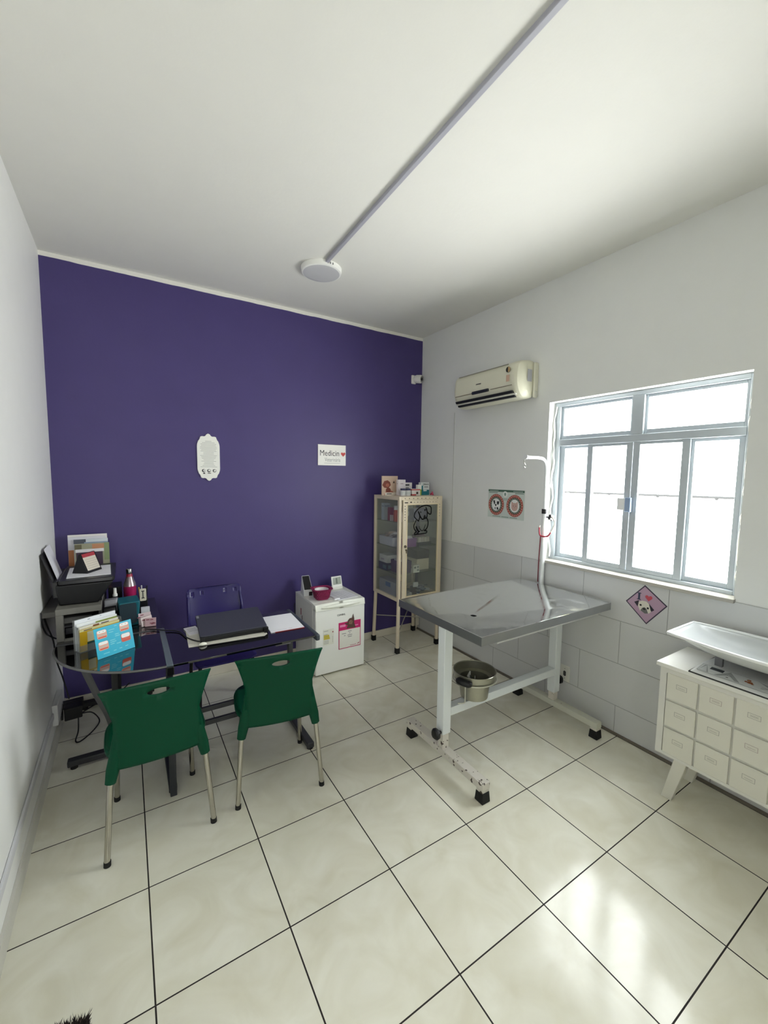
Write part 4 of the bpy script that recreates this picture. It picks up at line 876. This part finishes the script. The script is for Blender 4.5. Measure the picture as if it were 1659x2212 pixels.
def bottle(x, y, z, r, h, body, cap, label, name='medicine_bottle', group='bottles', band=None):
    x += .015
    t = thing(name, label, 'bottle', (x, y, z+.0004), 0, group)
    MB().m(mat(body, .35)).lathe([(0, 0), (r*.95, 0), (r, .003), (r, h*.68), (r*.8, h*.75), (r*.55, h*.78)], seg=20).build('body', t)
    MB().m(mat(cap, .4)).lathe([(r*.95 if band is None else r*.7, h*.74), (r*.95, h*.76), (r*.95, h), (0, h)], seg=20).build('cap', t)
    if band: MB().m(mat(band, .5)).lathe([(r*1.01, h*.15), (r*1.01, h*.6)], seg=20).build('label', t)
# top shelf
z = SH[0]
carton(2.165, 1.20, z, .07, .05, .165, '#b9c0cc', 'tall pale blue box on the top shelf, far left', 0, (('#8b93a8', .1, .9, .8, .86),))
carton(2.165, 1.09, z, .05, .07, .13, '#8a1f46', 'magenta box on the top shelf beside the pale blue box', 0, (('#c9b8be', 0, .4, 0, .45),))
carton(2.20, .985, z, .07, .05, .055, '#c24a34', 'red-orange box on the top shelf front', 0, (('#e0a08a', .1, .5, .2, .6),))
bottle(2.165, 1.01, z, .026, .15, '#c8503a', '#c2c2c8', 'orange-bottomed bottle with a tall grey cap on the top shelf')
carton(2.185, .94, z, .035, .03, .08, '#ddd0d2', 'small pinkish white carton on the top shelf', 0)
def jar(x, y, z, r, h, label):
    x += .015
    t = thing('glass_jar', label, 'jar', (x, y, z+.0004), 0, 'glass jars on the top shelf')
    MB().m(CLEARP).lathe([(0, 0), (r, 0), (r, h*.8), (r*.9, h*.85)], seg=24).build('body', t); MB().m(mat('#b9bbbe', .25, metal=.8)).lathe([(r*.95, h*.82), (r*.97, h*.95), (r*.3, h), (0, h*1.02)], seg=24).build('lid', t)
    MB().m(mat('#cfd0d2', .5)).lathe([(r*1.01, h*.35), (r*1.01, h*.6)], seg=24).build('label', t)
jar(2.27, 1.02, z, .045, .15, 'glass jar with a steel lid on the top shelf behind the door edge'); jar(2.345, 1.17, z, .04, .12, 'glass jar with a steel lid at the back of the top shelf')
carton(2.47, 1.10, z, .17, .15, .11, '#6b6a8c', 'large blue-violet box on the top shelf right', 0)
# second shelf
z = SH[1]
def tray_(x, y, z, w, d, h, c, label, name='plastic_basket', cat='basket', rz=0, flare=.005):
    x += .018
    m = MB().m(mat(c, .45)).at(T(x, y, z+.0004) @ Matrix.Rotation(math.radians(rz), 4, 'Z')); g = .003
    def ring(k, z_): return [m.v((a*(w/2+k), b*(d/2+k), z_)) for a, b in ((-1,-1),(1,-1),(1,1),(-1,1))]
    R_ = [ring(0, 0), ring(flare, h), ring(flare-g, h), ring(-g, g)]
    m.f(R_[0][::-1]); m.f(R_[3])
    for A, Bq in zip(R_, R_[1:]):
        for i in range(4): m.f([A[i], A[(i+1)%4], Bq[(i+1)%4], Bq[i]])
    return tag(m.build(name, bevel=.001), label, cat, 'baskets in the cabinet')
tray_(2.19, 1.14, z, .12, .24, .085, '#c9c8d4', 'white plastic basket on the second shelf left')
m = MB(); random.seed(11)
for k in range(7): m.m(mat(('#c9b4a6', '#b8a8a8', '#d4cccc')[k % 3], .5)).at(T(2.21+random.uniform(-.02, .02), 1.14+random.uniform(-.07, .07), z+.03+k*.014) @ Matrix.Rotation(random.uniform(-1, 1), 4, 'Z') @ Matrix.Rotation(random.uniform(-.5, .5), 4, 'X')); m.box(-.025, .025, -.035, .035, 0, .022)
tag(m.build('gauze_packets', bevel=.004), 'crumpled pale packets heaped in the white basket', 'packets', kind='stuff')
tray_(2.26, .97, z, .15, .11, .085, '#6b2a7c', 'purple plastic basket on the second shelf front')
m = MB().m(mat('#e0dce4', .5)).at(T(2.27, .96, z+.035) @ Matrix.Rotation(.5, 4, 'X')); m.box(-.04, .04, -.02, .02, 0, .07); tag(m.build('paper_packet'), 'white paper packet sticking out of the purple basket', 'packet')
carton(2.46, 1.0, z, .17, .12, .03, '#2c3032', 'flat dark box on the second shelf right', 0)
random.seed(8)
for k in range(8): carton(2.396+k*.0175, .985, z+.0308, .015, .07, .048, ('#c9c0b4', '#d8d4cc', '#b8b0a8', '#cfc4c0')[k % 4], 'small upright vial carton in the row on the dark flat box', 0, (), 'vial_carton', 'box', 'vial cartons on the dark flat box')
carton(2.46, 1.04, z+.0794, .12, .05, .016, '#6a4a58', 'thin mauve box lying on the row of vial cartons', 0)
# third shelf
z = SH[2]
carton(2.185, 1.18, z+.075, .11, .15, .075, '#d8d6d4', 'white carton tilted on a dark blue box, third shelf left', 0, (('#a8a0a8', .4, .8, .3, .5),)).rotation_euler = (0, 0, 0)
carton(2.185, 1.18, z, .12, .16, .074, '#232a48', 'dark navy box on the third shelf left', 0, (('#4a6a7a', .1, .5, .2, .7),))
tray_(2.22, 1.0, z, .13, .15, .12, '#3d1a52', 'dark purple basket on the third shelf front left')
carton(2.21, .99, z+.05, .08, .10, .085, '#b9b4bc', 'pale carton inside the dark purple basket', 8)
carton(2.335, .985, z, .075, .17, .075, '#c9c4b8', 'long glove box with a printed white end on the third shelf', 0, (('#e6e6df', .02, .98, .03, .97), ('#5e6260', .15, .45, .55, .8), ('#8a8e8c', .6, .9, .6, .85), ('#8a8e8c', .6, .9, .2, .45)))
carton(2.30, 1.13, z, .1, .09, .07, '#7a2430', 'dark red box behind the glove box', 0)
carton(2.475, 1.08, z, .15, .2, .11, '#cfc5b0', 'beige carton under the black case on the third shelf', 0)
carton(2.475, 1.08, z+.1108, .155, .2, .085, '#141416', 'black case on top of the beige carton', 0, (), 'black_case', 'case')
# bottom
z = SH0
carton(2.185, 1.11, z, .10, .30, .15, '#a3a4b0', 'large grey-white box at the bottom of the cabinet, left', 0, (('#5a74a8', .3, .6, .6, .9),))
carton(2.30, 1.0, z, .08, .08, .03, '#d0d0d4', 'flat white packet at the bottom of the cabinet', 10)
carton(2.36, .98, z+.0, .05, .05, .09, '#4a4040', 'small dark box at the bottom of the cabinet', 0)
carton(2.365, .95, z+.0912, .05, .02, .045, '#c9c9cb', 'white label card leaning at the bottom of the cabinet', -12)
m = MB(); random.seed(12)
for k in range(14): m.m(mat(('#8a8c90', '#b9bbc0', '#6c7078', '#3a4a70')[k % 4], .3)).at(T(2.47+random.uniform(-.07, .07), 1.0+random.uniform(-.07, .08), z+.006+k*.0052) @ Matrix.Rotation(random.uniform(-1, 1), 4, 'Z') @ Matrix.Rotation(random.uniform(-.3, .3), 4, 'X')); m.box(-.04, .04, -.022, .022, 0, .008)
tag(m.build('syringe_packets', bevel=.002), 'heap of clear wrapped packets at the bottom right of the cabinet', 'packets', kind='stuff')
# things on top of the cabinet
z = CZ1+.0045
G2 = 'boxes on top of the cabinet'
m = MB().m(mat('#cdb4a0', .5)).at(T(2.19, 1.16, z) @ Matrix.Rotation(math.radians(3), 4, 'Z')); m.box(-.085, .105, 0, .012, 0, .19); m.M = m.M @ T(0, -.0006, 0) @ FRONT
m.m(mat('#7a3a2c', .5)).flat([(-.083, .10), (-.06, .14), (-.02, .148), (.01, .13), (.02, .10), (-.01, .07), (-.06, .075)], .0004).disc(-.01, .05, .03, .025, .0004); m.m(mat('#a8604c', .5)).disc(-.02, .10, .022, .018, .0008).flat([(-.06, .0), (-.03, .06), (.04, .04), (.07, .02), (.07, .0)], .0002)
m.m(mat('#3a2a26', .5)).flat([(.045, .12), (.058, .145), (.068, .12)], .0008); m.m(mat('#e6e0d6', .5)).rect(-.05, .10, .0, .028, .0012); m.m(INK).rect(-.03, .03, .010, .017, .0016)
tag(m.build('picture_board', norm=False), 'board with a brown dog anatomy picture on the cabinet, far left', 'board')
carton(2.275, 1.10, z, .085, .035, .155, '#e3dce0', 'tall white-pink carton next to the picture board on the cabinet', 0, (('#b8a8b0', .3, .7, .72, .78),), group=G2)
carton(2.376, 1.15, z, .11, .04, .125, '#e9e4e6', 'white carton with dark print in the middle of the cabinet top', 0, (('#3a3a40', .25, .7, .74, .88), ('#6a6a70', .3, .65, .55, .62)), group=G2)
carton(2.41, 1.05, z, .10, .045, .065, '#e2dcd8', 'low white box with red stripes on the cabinet top', 0, (('#b83a3a', 0, 1, .8, .95), ('#b83a3a', 0, .5, 0, .2), ('#3a2a28', .5, .75, .2, .55)), group=G2)
carton(2.48, 1.08, z, .045, .035, .105, '#e8e8e4', 'slim white and lime carton on the cabinet top', 0, (('#a8c04a', 0, 1, 0, .55),), group=G2)
teal_ = carton(2.56, 1.10, z, .105, .04, .128, '#e2e8ea', 'white and teal carton with large lettering, rightmost on the cabinet', 0, (('#1d7a8c', 0, 1, 0, .42), ('#1d7a8c', 0, .25, .4, .75), ('#d8e2e4', .3, .7, .3, .48)), group=G2)
MB_ = MB().m(mat('#2a3440', .5)).at(T(2.583, 1.0793, z+.108) @ FRONT).text('ORAX', .027, T(0, 0, .0008), .0006, 1.0).rect(-.02, .03, -.028, -.022, .0008); MB_.build('lettering', teal_)
for k, x in enumerate((2.255, 2.315)): bottle(x, 1.035, z, .027, .070, '#e6e6ea', '#262a52', ('left', 'right')[k]+' one of the two white bottles with navy caps on the cabinet', group='white bottles with navy caps', band='#cfd4d6')
m = MB().m(mat('#d0486c', .5)); m.tube([(2.60, .98, z+.008), (2.645-.04, 1.0, z+.02), (2.60, 1.02, z+.008)], [.008, .012, .008], 8); m.tube([(2.59, .985, z+.02), (2.60, .99, z+.035)], .006, 8); tag(m.build('pink_toy'), 'small pink rubber toy at the right end of the cabinet top', 'toy')

# ------------------------------------------------------------------ exam table
TX0, TX1, TY0, TY1, TZ = 1.488, 2.665, -.828, -.075, .90
def exam_table():
    t = thing('exam_table', 'stainless steel veterinary exam table on a chipped white frame', 'exam table', (0, 0, 0))
    sm = steel_top_mat(); top = MB().m(sm); hx, hy, hr = 1.775, -.475, .020
    z1 = TZ-.042; n = 16; sk = mat('#a9abac', .42, metal=1, var=.06); 
    e = .012; cs = [(TX1-e, TY1-e), (TX0+e, TY1-e), (TX0+e, TY0+e), (TX1-e, TY0+e)]
    th = [math.atan2(y-hy, x-hx) % (2*PI) for x, y in cs]; rv = []
    for i in range(4):
        a0, a1 = th[i], th[(i+1) % 4]
        if a1 < a0: a1 += 2*PI
        A, Bc, O = Vector((*cs[i], TZ-.003)), Vector((*cs[(i+1) % 4], TZ-.003)), Vector((hx, hy, z1)); nn = (A-O).cross(Bc-O)
        for k in range(4):
            a = a0+(a1-a0)*k/4; x, y = hx+hr*math.cos(a), hy+hr*math.sin(a); rv.append(top.v((x, y, z1-(nn.x*(x-hx)+nn.y*(y-hy))/nn.z)))
    cv = [top.v((x, y, TZ-.003)) for x, y in cs]
    for i in range(4):
        seg = [rv[(i*4+j) % n] for j in range(5)]
        top.f([cv[i], cv[(i+1) % 4]]+seg[::-1])
    bmesh.ops.triangulate(top.bm, faces=top.bm.faces[:]) if False else None
    ov = [(TX1, TY1), (TX0, TY1), (TX0, TY0), (TX1, TY0)]
    a = [top.v((x, y, TZ)) for x, y in ov]; b = [top.v((x, y, TZ-.048)) for x, y in ov]
    i1 = [top.v((x+(.006 if x < 2 else -.006), y+(.006 if y < -.4 else -.006), TZ)) for x, y in ov]
    for i in range(4):
        j = (i+1) % 4; top.m(sk); top.f([a[i], a[j], b[j], b[i]]); top.m(sm); top.f([i1[i], i1[j], a[j], a[i]]); top.f([cv[i], cv[j], i1[j], i1[i]])
    b2 = [top.v((x+(.02 if x < 2 else -.02), y+(.02 if y < -.4 else -.02), TZ-.048)) for x, y in ov]
    for i in range(4): j = (i+1) % 4; top.f([b[i], b[j], b2[j], b2[i]])
    top.build('tabletop', t)
    MB().m(BLACK).tube([(hx, hy, z1-.03), (hx, hy, z1-.001)], .022, 20, cap=False).build('drain', t)
    wf = mat('#dde2e3', .45, var=.03); cf = chipped_mat('#cfcac0', '#43362f', .62, 42)
    B(wf, (1.60, 2.60, TY0+.10, TY0+.13, TZ-.06, TZ-.036), (1.60, 2.60, TY1-.13, TY1-.10, TZ-.06, TZ-.036), (1.57, 1.60, TY0+.10, TY1-.10, TZ-.06, TZ-.036), (2.56, 2.59, TY0+.10, TY1-.10, TZ-.06, TZ-.036)).build('top_frame', t)
    MB().m(mat('#c9cbc8', .4)).cyl((1.62, TY0+.02, TZ-.062), (2.58, TY0+.02, TZ-.062), .006).build('front_rod', t)
    for x0 in (1.503, 2.538):
        B(wf, (x0, x0+.06, -.53, -.47, .20 if x0 < 2 else .17, TZ-.036)).build('post', t, bevel=.003)
        B(cf, (x0+.007, x0+.053, -.523, -.477, .09, .21)).build('inner_post', t, bevel=.002)
        bar_ = B(cf if x0 < 2 else chipped_mat('#c6c6b8', '#5a4e44', .66, 12), (x0, x0+.055, -.855, -.165, .072, .112)).build('foot_bar', t, bevel=.003)
        for y in (-.83, -.19): MB().m(cf).box(x0+.003, x0+.052, y-.022, y+.022, .045, .073).build('foot_stub', bar_); MB().m(RUBBER).hexa([(x0-.002, y-.03, 0), (x0+.057, y-.03, 0), (x0+.057, y+.03, 0), (x0-.002, y+.03, 0), (x0+.002, y-.025, .058), (x0+.053, y-.025, .058), (x0+.053, y+.025, .058), (x0+.002, y+.025, .058)]).build('rubber_foot', bar_, bevel=.004)
    B(wf, (1.563, 2.538, -.53, -.475, .305, .355)).build('crossbar', t, bevel=.002)
    for x, y, z, dr in ((1.500, -.515, .215, -1), (2.598, -.50, .24, 1)):
        k = MB().m(BLACK).at(T(x, y, z) @ Matrix.Rotation(dr*PI/2, 4, 'Y')); k.lathe([(.009, 0), (.009, .022), (.028, .024), (.031, .040), (.024, .050), (0, .052)], seg=12, n=3); k.build('knob', t)
exam_table()
# pole
def pole():
    t = thing('restraint_pole', 'white curved restraint pole rising from the window end of the exam table', 'pole', (2.687, -.272, 0))
    wm = mat('#dfe2e2', .3, var=.02)
    MB().m(wm).cyl((0, 0, .82), (-.006, 0, 1.475), .0165).build('lower_tube', t)
    MB().m(wm).tube(spline([(-.006, 0, 1.475), (-.008, 0, 1.70), (-.012, -.003, 1.79), (-.04, -.006, 1.842), (-.095, -.008, 1.858), (-.24, -.012, 1.858)]), .0115, 14).build('curved_arm', t)
    MB().m(wm).tube([(-.24, -.012, 1.858), (-.262, -.012, 1.861)], [.012, .019], 14).build('arm_tip', t)
    MB().m(BLACK).cyl((-.006, 0, 1.44), (-.006, 0, 1.475), .0195).build('collar', t)
    MB().m(mat('#9d9d98', .2, metal=.9)).tube(spline([(-.262, -.012, 1.845), (-.275, -.012, 1.825), (-.255, -.012, 1.80), (-.262, -.012, 1.785), (-.275, -.012, 1.795)]), .0032, 8).build('hook', t)
    B(wm, (-.02, .02, -.03, .03, .80, .848)).build('clamp', t, bevel=.003)
    k = MB().m(mat('#2c2c2e', .35)).at(T(.0, -.017, 1.415) @ Matrix.Rotation(PI/2, 4, 'X')); k.cyl((0, 0, 0), (0, 0, .035), .006)
    for a in range(4): k.cyl((.014*math.cos(a*PI/2+.4), .014*math.sin(a*PI/2+.4), .03), (.014*math.cos(a*PI/2+.4), .014*math.sin(a*PI/2+.4), .05), .011, seg=12)
    k.build('knob', t)
pole()
lm = MB().m(mat('#e6e2d4', .5)); lm.tube(spline([(2.683, -.325, 1.42), (2.672, -.36, 1.41), (2.668, -.375, 1.375), (2.668, -.36, 1.33), (2.668, -.345, 1.305)]), .005, 8)
lm.tube(spline([(2.655, -.258, 1.35), (2.652, -.255, 1.335)]), .005, 8)
lm.m(mat('#a0283c', .5)); lm.tube(spline([(2.668, -.345, 1.305), (2.665, -.33, 1.28), (2.66, -.31, 1.27), (2.655, -.285, 1.268), (2.652, -.262, 1.28), (2.652, -.255, 1.335)]), .006, 8)
lm.m(mat('#6c1c2c', .6)); lm.tube(spline([(2.663, -.262, 1.275), (2.664, -.255, 1.10), (2.662, -.255, .91)]), .004, 8)
tag(lm.build('pet_leash'), 'white and red looped leash hanging from the knob on the pole', 'leash')
# bucket under the drain
def bucket():
    t = thing('metal_bucket', 'dented aluminium bucket with a black grip on the crossbar under the drain', 'bucket', (1.772, -.503, .3562))
    al = mat('#a3a294', .3, metal=.85, var=.12, vscale=20)
    MB().m(al).lathe([(0, .002), (.075, .002), (.084, .006), (.097, .115), (.124, .118), (.127, .124), (.129, .168), (.132, .170), (.130, .172), (.126, .168), (.121, .122), (.094, .117), (.081, .010), (0, .006)], seg=40).build('body', t)
    MB().m(mat('#c9c8bb', .35, metal=.6)).tube([(.133*math.cos(math.radians(a)), .133*math.sin(math.radians(a)), .118-.006*math.sin(math.radians(a))) for a in range(0, 360, 10)], .0035, 8, closed=True).build('ring', t)
    MB().m(mat('#c9c8bb', .35, metal=.6)).tube(spline([(-.128, -.055, .118), (-.124, -.052, .03), (-.128, -.045, .012), (-.15, -.02, .004)]), .0035, 8).build('hook', t)
    g = MB().m(BLACK); P = [(.137*math.cos(math.radians(a)), .137*math.sin(math.radians(a)), .138) for a in range(176, 222, 4)]; g.tube(P, [.010, .019]+[.023]*(len(P)-4)+[.019, .010], 12, sy=.9); g.build('grip', t)
    w = MB().m(mat('#d6d6d2', .7)); random.seed(4)
    for k in range(7):
        a = random.uniform(0, 6.28); r = random.uniform(.01, .05); q = [w.v((r*math.cos(a)+random.uniform(-.03, .03), r*math.sin(a)+random.uniform(-.03, .03), .06+random.uniform(-.02, .08))) for _ in range(4)]; w.f(q[:3]); w.f([q[1], q[2], q[3]])
    o = w.build('crumpled_tissue', solid=.001); o.location = (1.772, -.503, .3562); tag(o, 'crumpled white tissue inside the bucket', 'tissue')
bucket()

# ------------------------------------------------------------------ drawer cabinet and baby scale
DX, DY1, DZ0, DZ1 = 2.362, -1.277, .252, .750
def dresser():
    t = thing('drawer_cabinet', 'white multi-drawer cabinet on slanted legs under the window', 'drawer cabinet', (0, 0, 0))
    wm = mat('#d8d7d0', .4, var=.03); nC = 6; px, pz, dw, dh = .1450, .1500, .137, .137; y0 = DY1-.034; L_ = nC*px+.062
    B(wm, (DX+.008, 2.705, DY1-L_, DY1, DZ0, DZ1-.022)).build('body', t, bevel=.002)
    B(mat('#e6e5de', .3, var=.02), (DX-.012, 2.71, DY1-L_-.015, DY1+.018, DZ1-.022, DZ1)).build('top', t, bevel=.003)
    fm = MB().m(wm); fm.box(DX, DX+.008, DY1-L_, DY1, DZ1-.05, DZ1-.022).box(DX, DX+.008, DY1-L_, DY1, DZ0, DZ0+.018).box(DX, DX+.008, DY1-.03, DY1, DZ0+.018, DZ1-.05).box(DX, DX+.008, DY1-L_, DY1-L_+.03, DZ0+.018, DZ1-.05); fm.build('face_frame', t)
    random.seed(2)
    for c in range(nC):
        for r in range(3):
            yb = y0-c*px; zt = .703-r*.149
            d = MB().m(mat('#d9d7cb', .4, var=.02)); d.box(DX-.003, DX+.006, yb-dw, yb, zt-dh, zt); dd = d.build('drawer', t, bevel=.0025)
            m = MB().m(mat('#b2b0a4', .5)).at(Matrix.Translation((DX-.0034, yb-dw/2, zt-dh/2+.012)) @ Matrix(((0,0,-1,0),(-1,0,0,0),(0,1,0,0),(0,0,0,1))))
            col = '#9c8a86' if (c, r) in ((1, 0), (2, 1)) else '#8f8e86'
            m.m(mat(col, .6)).rect(-.024, .024, -.012, .012, .0003); m.m(mat('#d6d4c8', .6)).rect(-.0225, .0225, -.0105, .0105, .0005); m.m(mat(col, .6))
            for k in range(random.choice((1, 2))): m.rect(-.015, .015, -.003+k*.005, -.0015+k*.005, .0007)
            m.build('drawer_label', dd, norm=False)
    for yb, s_ in ((DY1-.115, 1), (DY1-L_+.115, -1)):
        for x in (DX+.03, 2.64):
            lg = MB().m(chipped_mat('#d8d6cb', '#3a302a', .74, 10)); a = yb; lg.hexa([(x-.0, a+s_*.062-.028, 0), (x+.035, a+s_*.062-.028, 0), (x+.035, a+s_*.062+.022, 0), (x, a+s_*.062+.022, 0), (x-.012, a-.03, DZ0), (x+.04, a-.03, DZ0), (x+.04, a+.03, DZ0), (x-.012, a+.03, DZ0)]); lg.build('leg', t, bevel=.003)
dresser()
def scale():
    t = thing('baby_scale', 'white pet scale with a wide curved tray on the drawer cabinet', 'scale', (0, 0, DZ1))
    wm = mat('#e2e3e1', .3, var=.01)
    yA, yB_ = -1.405, -2.0; x0, x1 = 2.355, 2.66
    b = MB().m(wm); b.hexa([(x0, yB_, .004), (x1, yB_, .004), (x1, yA, .004), (x0, yA, .004), (x0+.012, yB_+.01, .014), (x0+.12, yB_+.01, .0275), (x0+.12, yA-.012, .0275), (x0+.012, yA-.012, .014)]); b.box(x0+.12, x1-.01, yB_+.01, yA-.02, .004, .027); b.build('base', t, bevel=.006)
    B(BLACK, (x0-.001, x1, yB_-.001, yA+.001, 0, .005)).build('gasket', t)
    # sloping control panel: local u along -y, v up the slope
    vx, vz = .108, .0135; l = math.hypot(vx, vz)
    M0 = Matrix.Translation((x0+.012, yA-.02, .0155)) @ Matrix(((0, vx/l, -vz/l, 0), (-1, 0, 0, 0), (0, vz/l, vx/l, 0), (0, 0, 0, 1)))
    M0 = M0 @ Matrix.Diagonal((.745, .70, 1, 1)); p = MB().at(M0); p.m(mat('#a9abaa', .5)).prism(rr(.005, .42, .012, .135, .012), 0, .0008); p.m(mat('#dcdedd', .4)).prism(rr(.009, .416, .016, .131, .010), .0008, .0012)
    g = mat('#a6a8a8', .5)
    p.m(g).flat([(.03, .125), (.07, .02), (.055, .02), (.012, .02), (.02, .12)], .0016); p.m(mat('#d4d6d6', .45)).flat([(.014, .025), (.058, .025), (.03, .12)], .002)
    p.m(mat('#4a4e52', .2)).rect(.058, .130, .078, .118, .0022)
    p.m(g).flat([(.10, .022), (.235, .022), (.16, .125)], .0018); p.m(mat('#dcdedd', .4)).flat([(.12, .020), (.21, .020), (.165, .075)], .0022)
    p.m(GREYINK).rect(.145, .185, .062, .067, .0026).disc(.165, .038, .007, .007, .0026, 14)
    p.m(mat('#9c5a34', .6)).disc(.262, .095, .011, .012, .0026, 14).disc(.272, .07, .016, .014, .0026, 14).disc(.252, .07, .007, .009, .0028, 10).disc(.288, .058, .008, .006, .0028, 10)
    p.m(mat('#d6a878', .6)).disc(.262, .092, .005, .005, .003, 10)
    p.m(g).flat([(.30, .125), (.40, .09), (.32, .025), (.37, .075)], .0018); p.m(GREYINK).rect(.33, .36, .06, .064, .0024).rect(.33, .35, .045, .049, .0024).rect(.385, .4, .03, .034, .0024)
    p.build('control_panel', t, norm=False)
    for y in (-1.485, -1.76): MB().m(mat('#6a6a6e', .4)).box(x0+.13, x0+.15, y-.012, y+.02, .026, .098).build('support', t)
    B(mat('#3c3d42', .5), (x0+.14, x1-.02, -1.88, -1.47, .075, .088)).build('load_plate', t, bevel=.003)
    tr = MB().m(mat('#c6cacb', .25, var=.01)); n1, n2 = 30, 20; gr = []; yc, hl = -1.665, .355
    for i in range(n1+1):
        u = -1+2*i/n1; row = []
        hw = .146+.040*(1-u*u)
        for j in range(n2+1):
            v = -1+2*j/n2; x = 2.478+v*hw
            ev = abs(v)**3.6; eu = abs(u)**3.0; zz = .100+.078*(1-(1-ev)*(1-eu)); 
            row.append(tr.v((x, yc-u*hl, zz)))
        gr.append(row)
    for i in range(n1):
        for j in range(n2): tr.f([gr[i][j], gr[i][j+1], gr[i+1][j+1], gr[i+1][j]], True)
    loop = [gr[0][j].co.copy() for j in range(n2+1)]+[gr[i][n2].co.copy() for i in range(1, n1+1)]+[gr[n1][j].co.copy() for j in range(n2-1, -1, -1)]+[gr[i][0].co.copy() for i in range(n1-1, 0, -1)]
    tr.build('tray', t, solid=.006); rim = MB().m(mat('#eceeee', .2)); rim.tube([p_+Vector((0, 0, -.003)) for p_ in loop], .0085, 8, closed=True); rim.build('tray_rim', t)
scale()

# ------------------------------------------------------------------ small dog whose head reaches into the frame
def dog():
    t = thing('small_dog', 'dark long-haired small dog, only its head tufts showing at the bottom edge', 'dog', (-.220, -1.348, 0))
    me = bpy.data.meshes.new('body'); o = bpy.data.objects.new('body', me); COL.objects.link(o); o.parent = t
    V = [(0, -.15, .165), (0, -.02, .165), (0, .12, .17), (0, .20, .22), (0, .255, .262), (0, .292, .215), (0, .305, .185), (0, -.20, .20), (0, -.25, .26)]
    E = [(0, 1), (1, 2), (2, 3), (3, 4), (4, 5), (5, 6), (0, 7), (7, 8)]; Rr = [.078, .08, .085, .052, .052, .034, .020, .022, .014]
    for s_ in (-1, 1):
        b = len(V); V += [(s_*.04, .13, .12), (s_*.042, .125, .06), (s_*.042, .13, .018), (s_*.042, .155, .012)]; E += [(2, b), (b, b+1), (b+1, b+2), (b+2, b+3)]; Rr += [.025, .016, .013, .013]
        b = len(V); V += [(s_*.04, -.13, .12), (s_*.042, -.185, .065), (s_*.042, -.165, .018), (s_*.042, -.14, .012)]; E += [(0, b), (b, b+1), (b+1, b+2), (b+2, b+3)]; Rr += [.030, .014, .012, .013]
        b = len(V); V += [(s_*.035, .245, .295), (s_*.05, .24, .325)]; E += [(4, b), (b, b+1)]; Rr += [.018, .006]
    me.from_pydata(V, E, []); md = o.modifiers.new('skin', 'SKIN'); 
    for i, r in enumerate(Rr): me.skin_vertices[0].data[i].radius = (r, r)
    me.skin_vertices[0].data[0].use_root = True
    o.modifiers.new('sub', 'SUBSURF').levels = 2; o.modifiers['sub'].render_levels = 2; me.materials.append(mat('#241d1b', .8))
    random.seed(21); G = lambda sg: max(-1.5*sg, min(1.5*sg, random.gauss(0, sg))); f = MB().m(mat('#2a211e', .9)); f2c = mat('#5a4840', .9)
    def tuft(c, d, n, ln, sp, w=.0016):
        for k in range(n):
            a = Vector(c)+Vector((G(sp), G(sp), G(sp*.3)-.006)); dd = (Vector(d)+Vector((G(.28), G(.28), G(.2)))).normalized(); l = ln*random.uniform(.5, 1.1)
            s_ = dd.cross(Vector((random.random(), random.random(), .3))).normalized()*w; f.m(f2c if random.random() < .12 else mat('#2a211e', .9)); p1 = a+dd*l*.55; p2 = a+dd*l+Vector((0, .0, -.004))
            q = [f.v(a-s_), f.v(a+s_), f.v(p1+s_*.7), f.v(p1-s_*.7)]; f.f(q); f.f([q[3], q[2], f.v(p2)])
    for s_ in (-1, 1): tuft((s_*.045, .242, .305), (s_*.25, .2, 1), 900, .030, .011)
    for k in range(26):
        u = k/25; tuft((random.uniform(-.02, .02), -.2+.42*u, .215), (random.uniform(-.8, .8), .1, .7), 160, .034, .022)
    tuft((0, .262, .285), (0, .3, 1), 1400, .020, .022); tuft((0, .25, .255), (0, 0, .6), 600, .035, .035)
    for y in (-.1, 0, .1): 
        for s_ in (-1, 1): tuft((s_*.07, y, .16), (s_*.5, 0, -1), 420, .06, .03)
    o2 = f.build('fur', t, norm=False); o2['kind'] = 'stuff'
    for s_ in (-1, 1): MB().m(mat('#0a0808', .1)).at(T(s_*.02, .286, .238)).lathe([(0, -.006), (.006, 0), (0, .006)], seg=12).build('eye', t)
    MB().m(mat('#0c0a0a', .4)).at(T(0, .318, .180)).lathe([(0, -.008), (.009, 0), (0, .008)], seg=12).build('nose', t)
dog()

# smooth shading with crisp edges
for me in bpy.data.meshes:
    try: me.set_sharp_from_angle(angle=math.radians(38))
    except Exception: pass
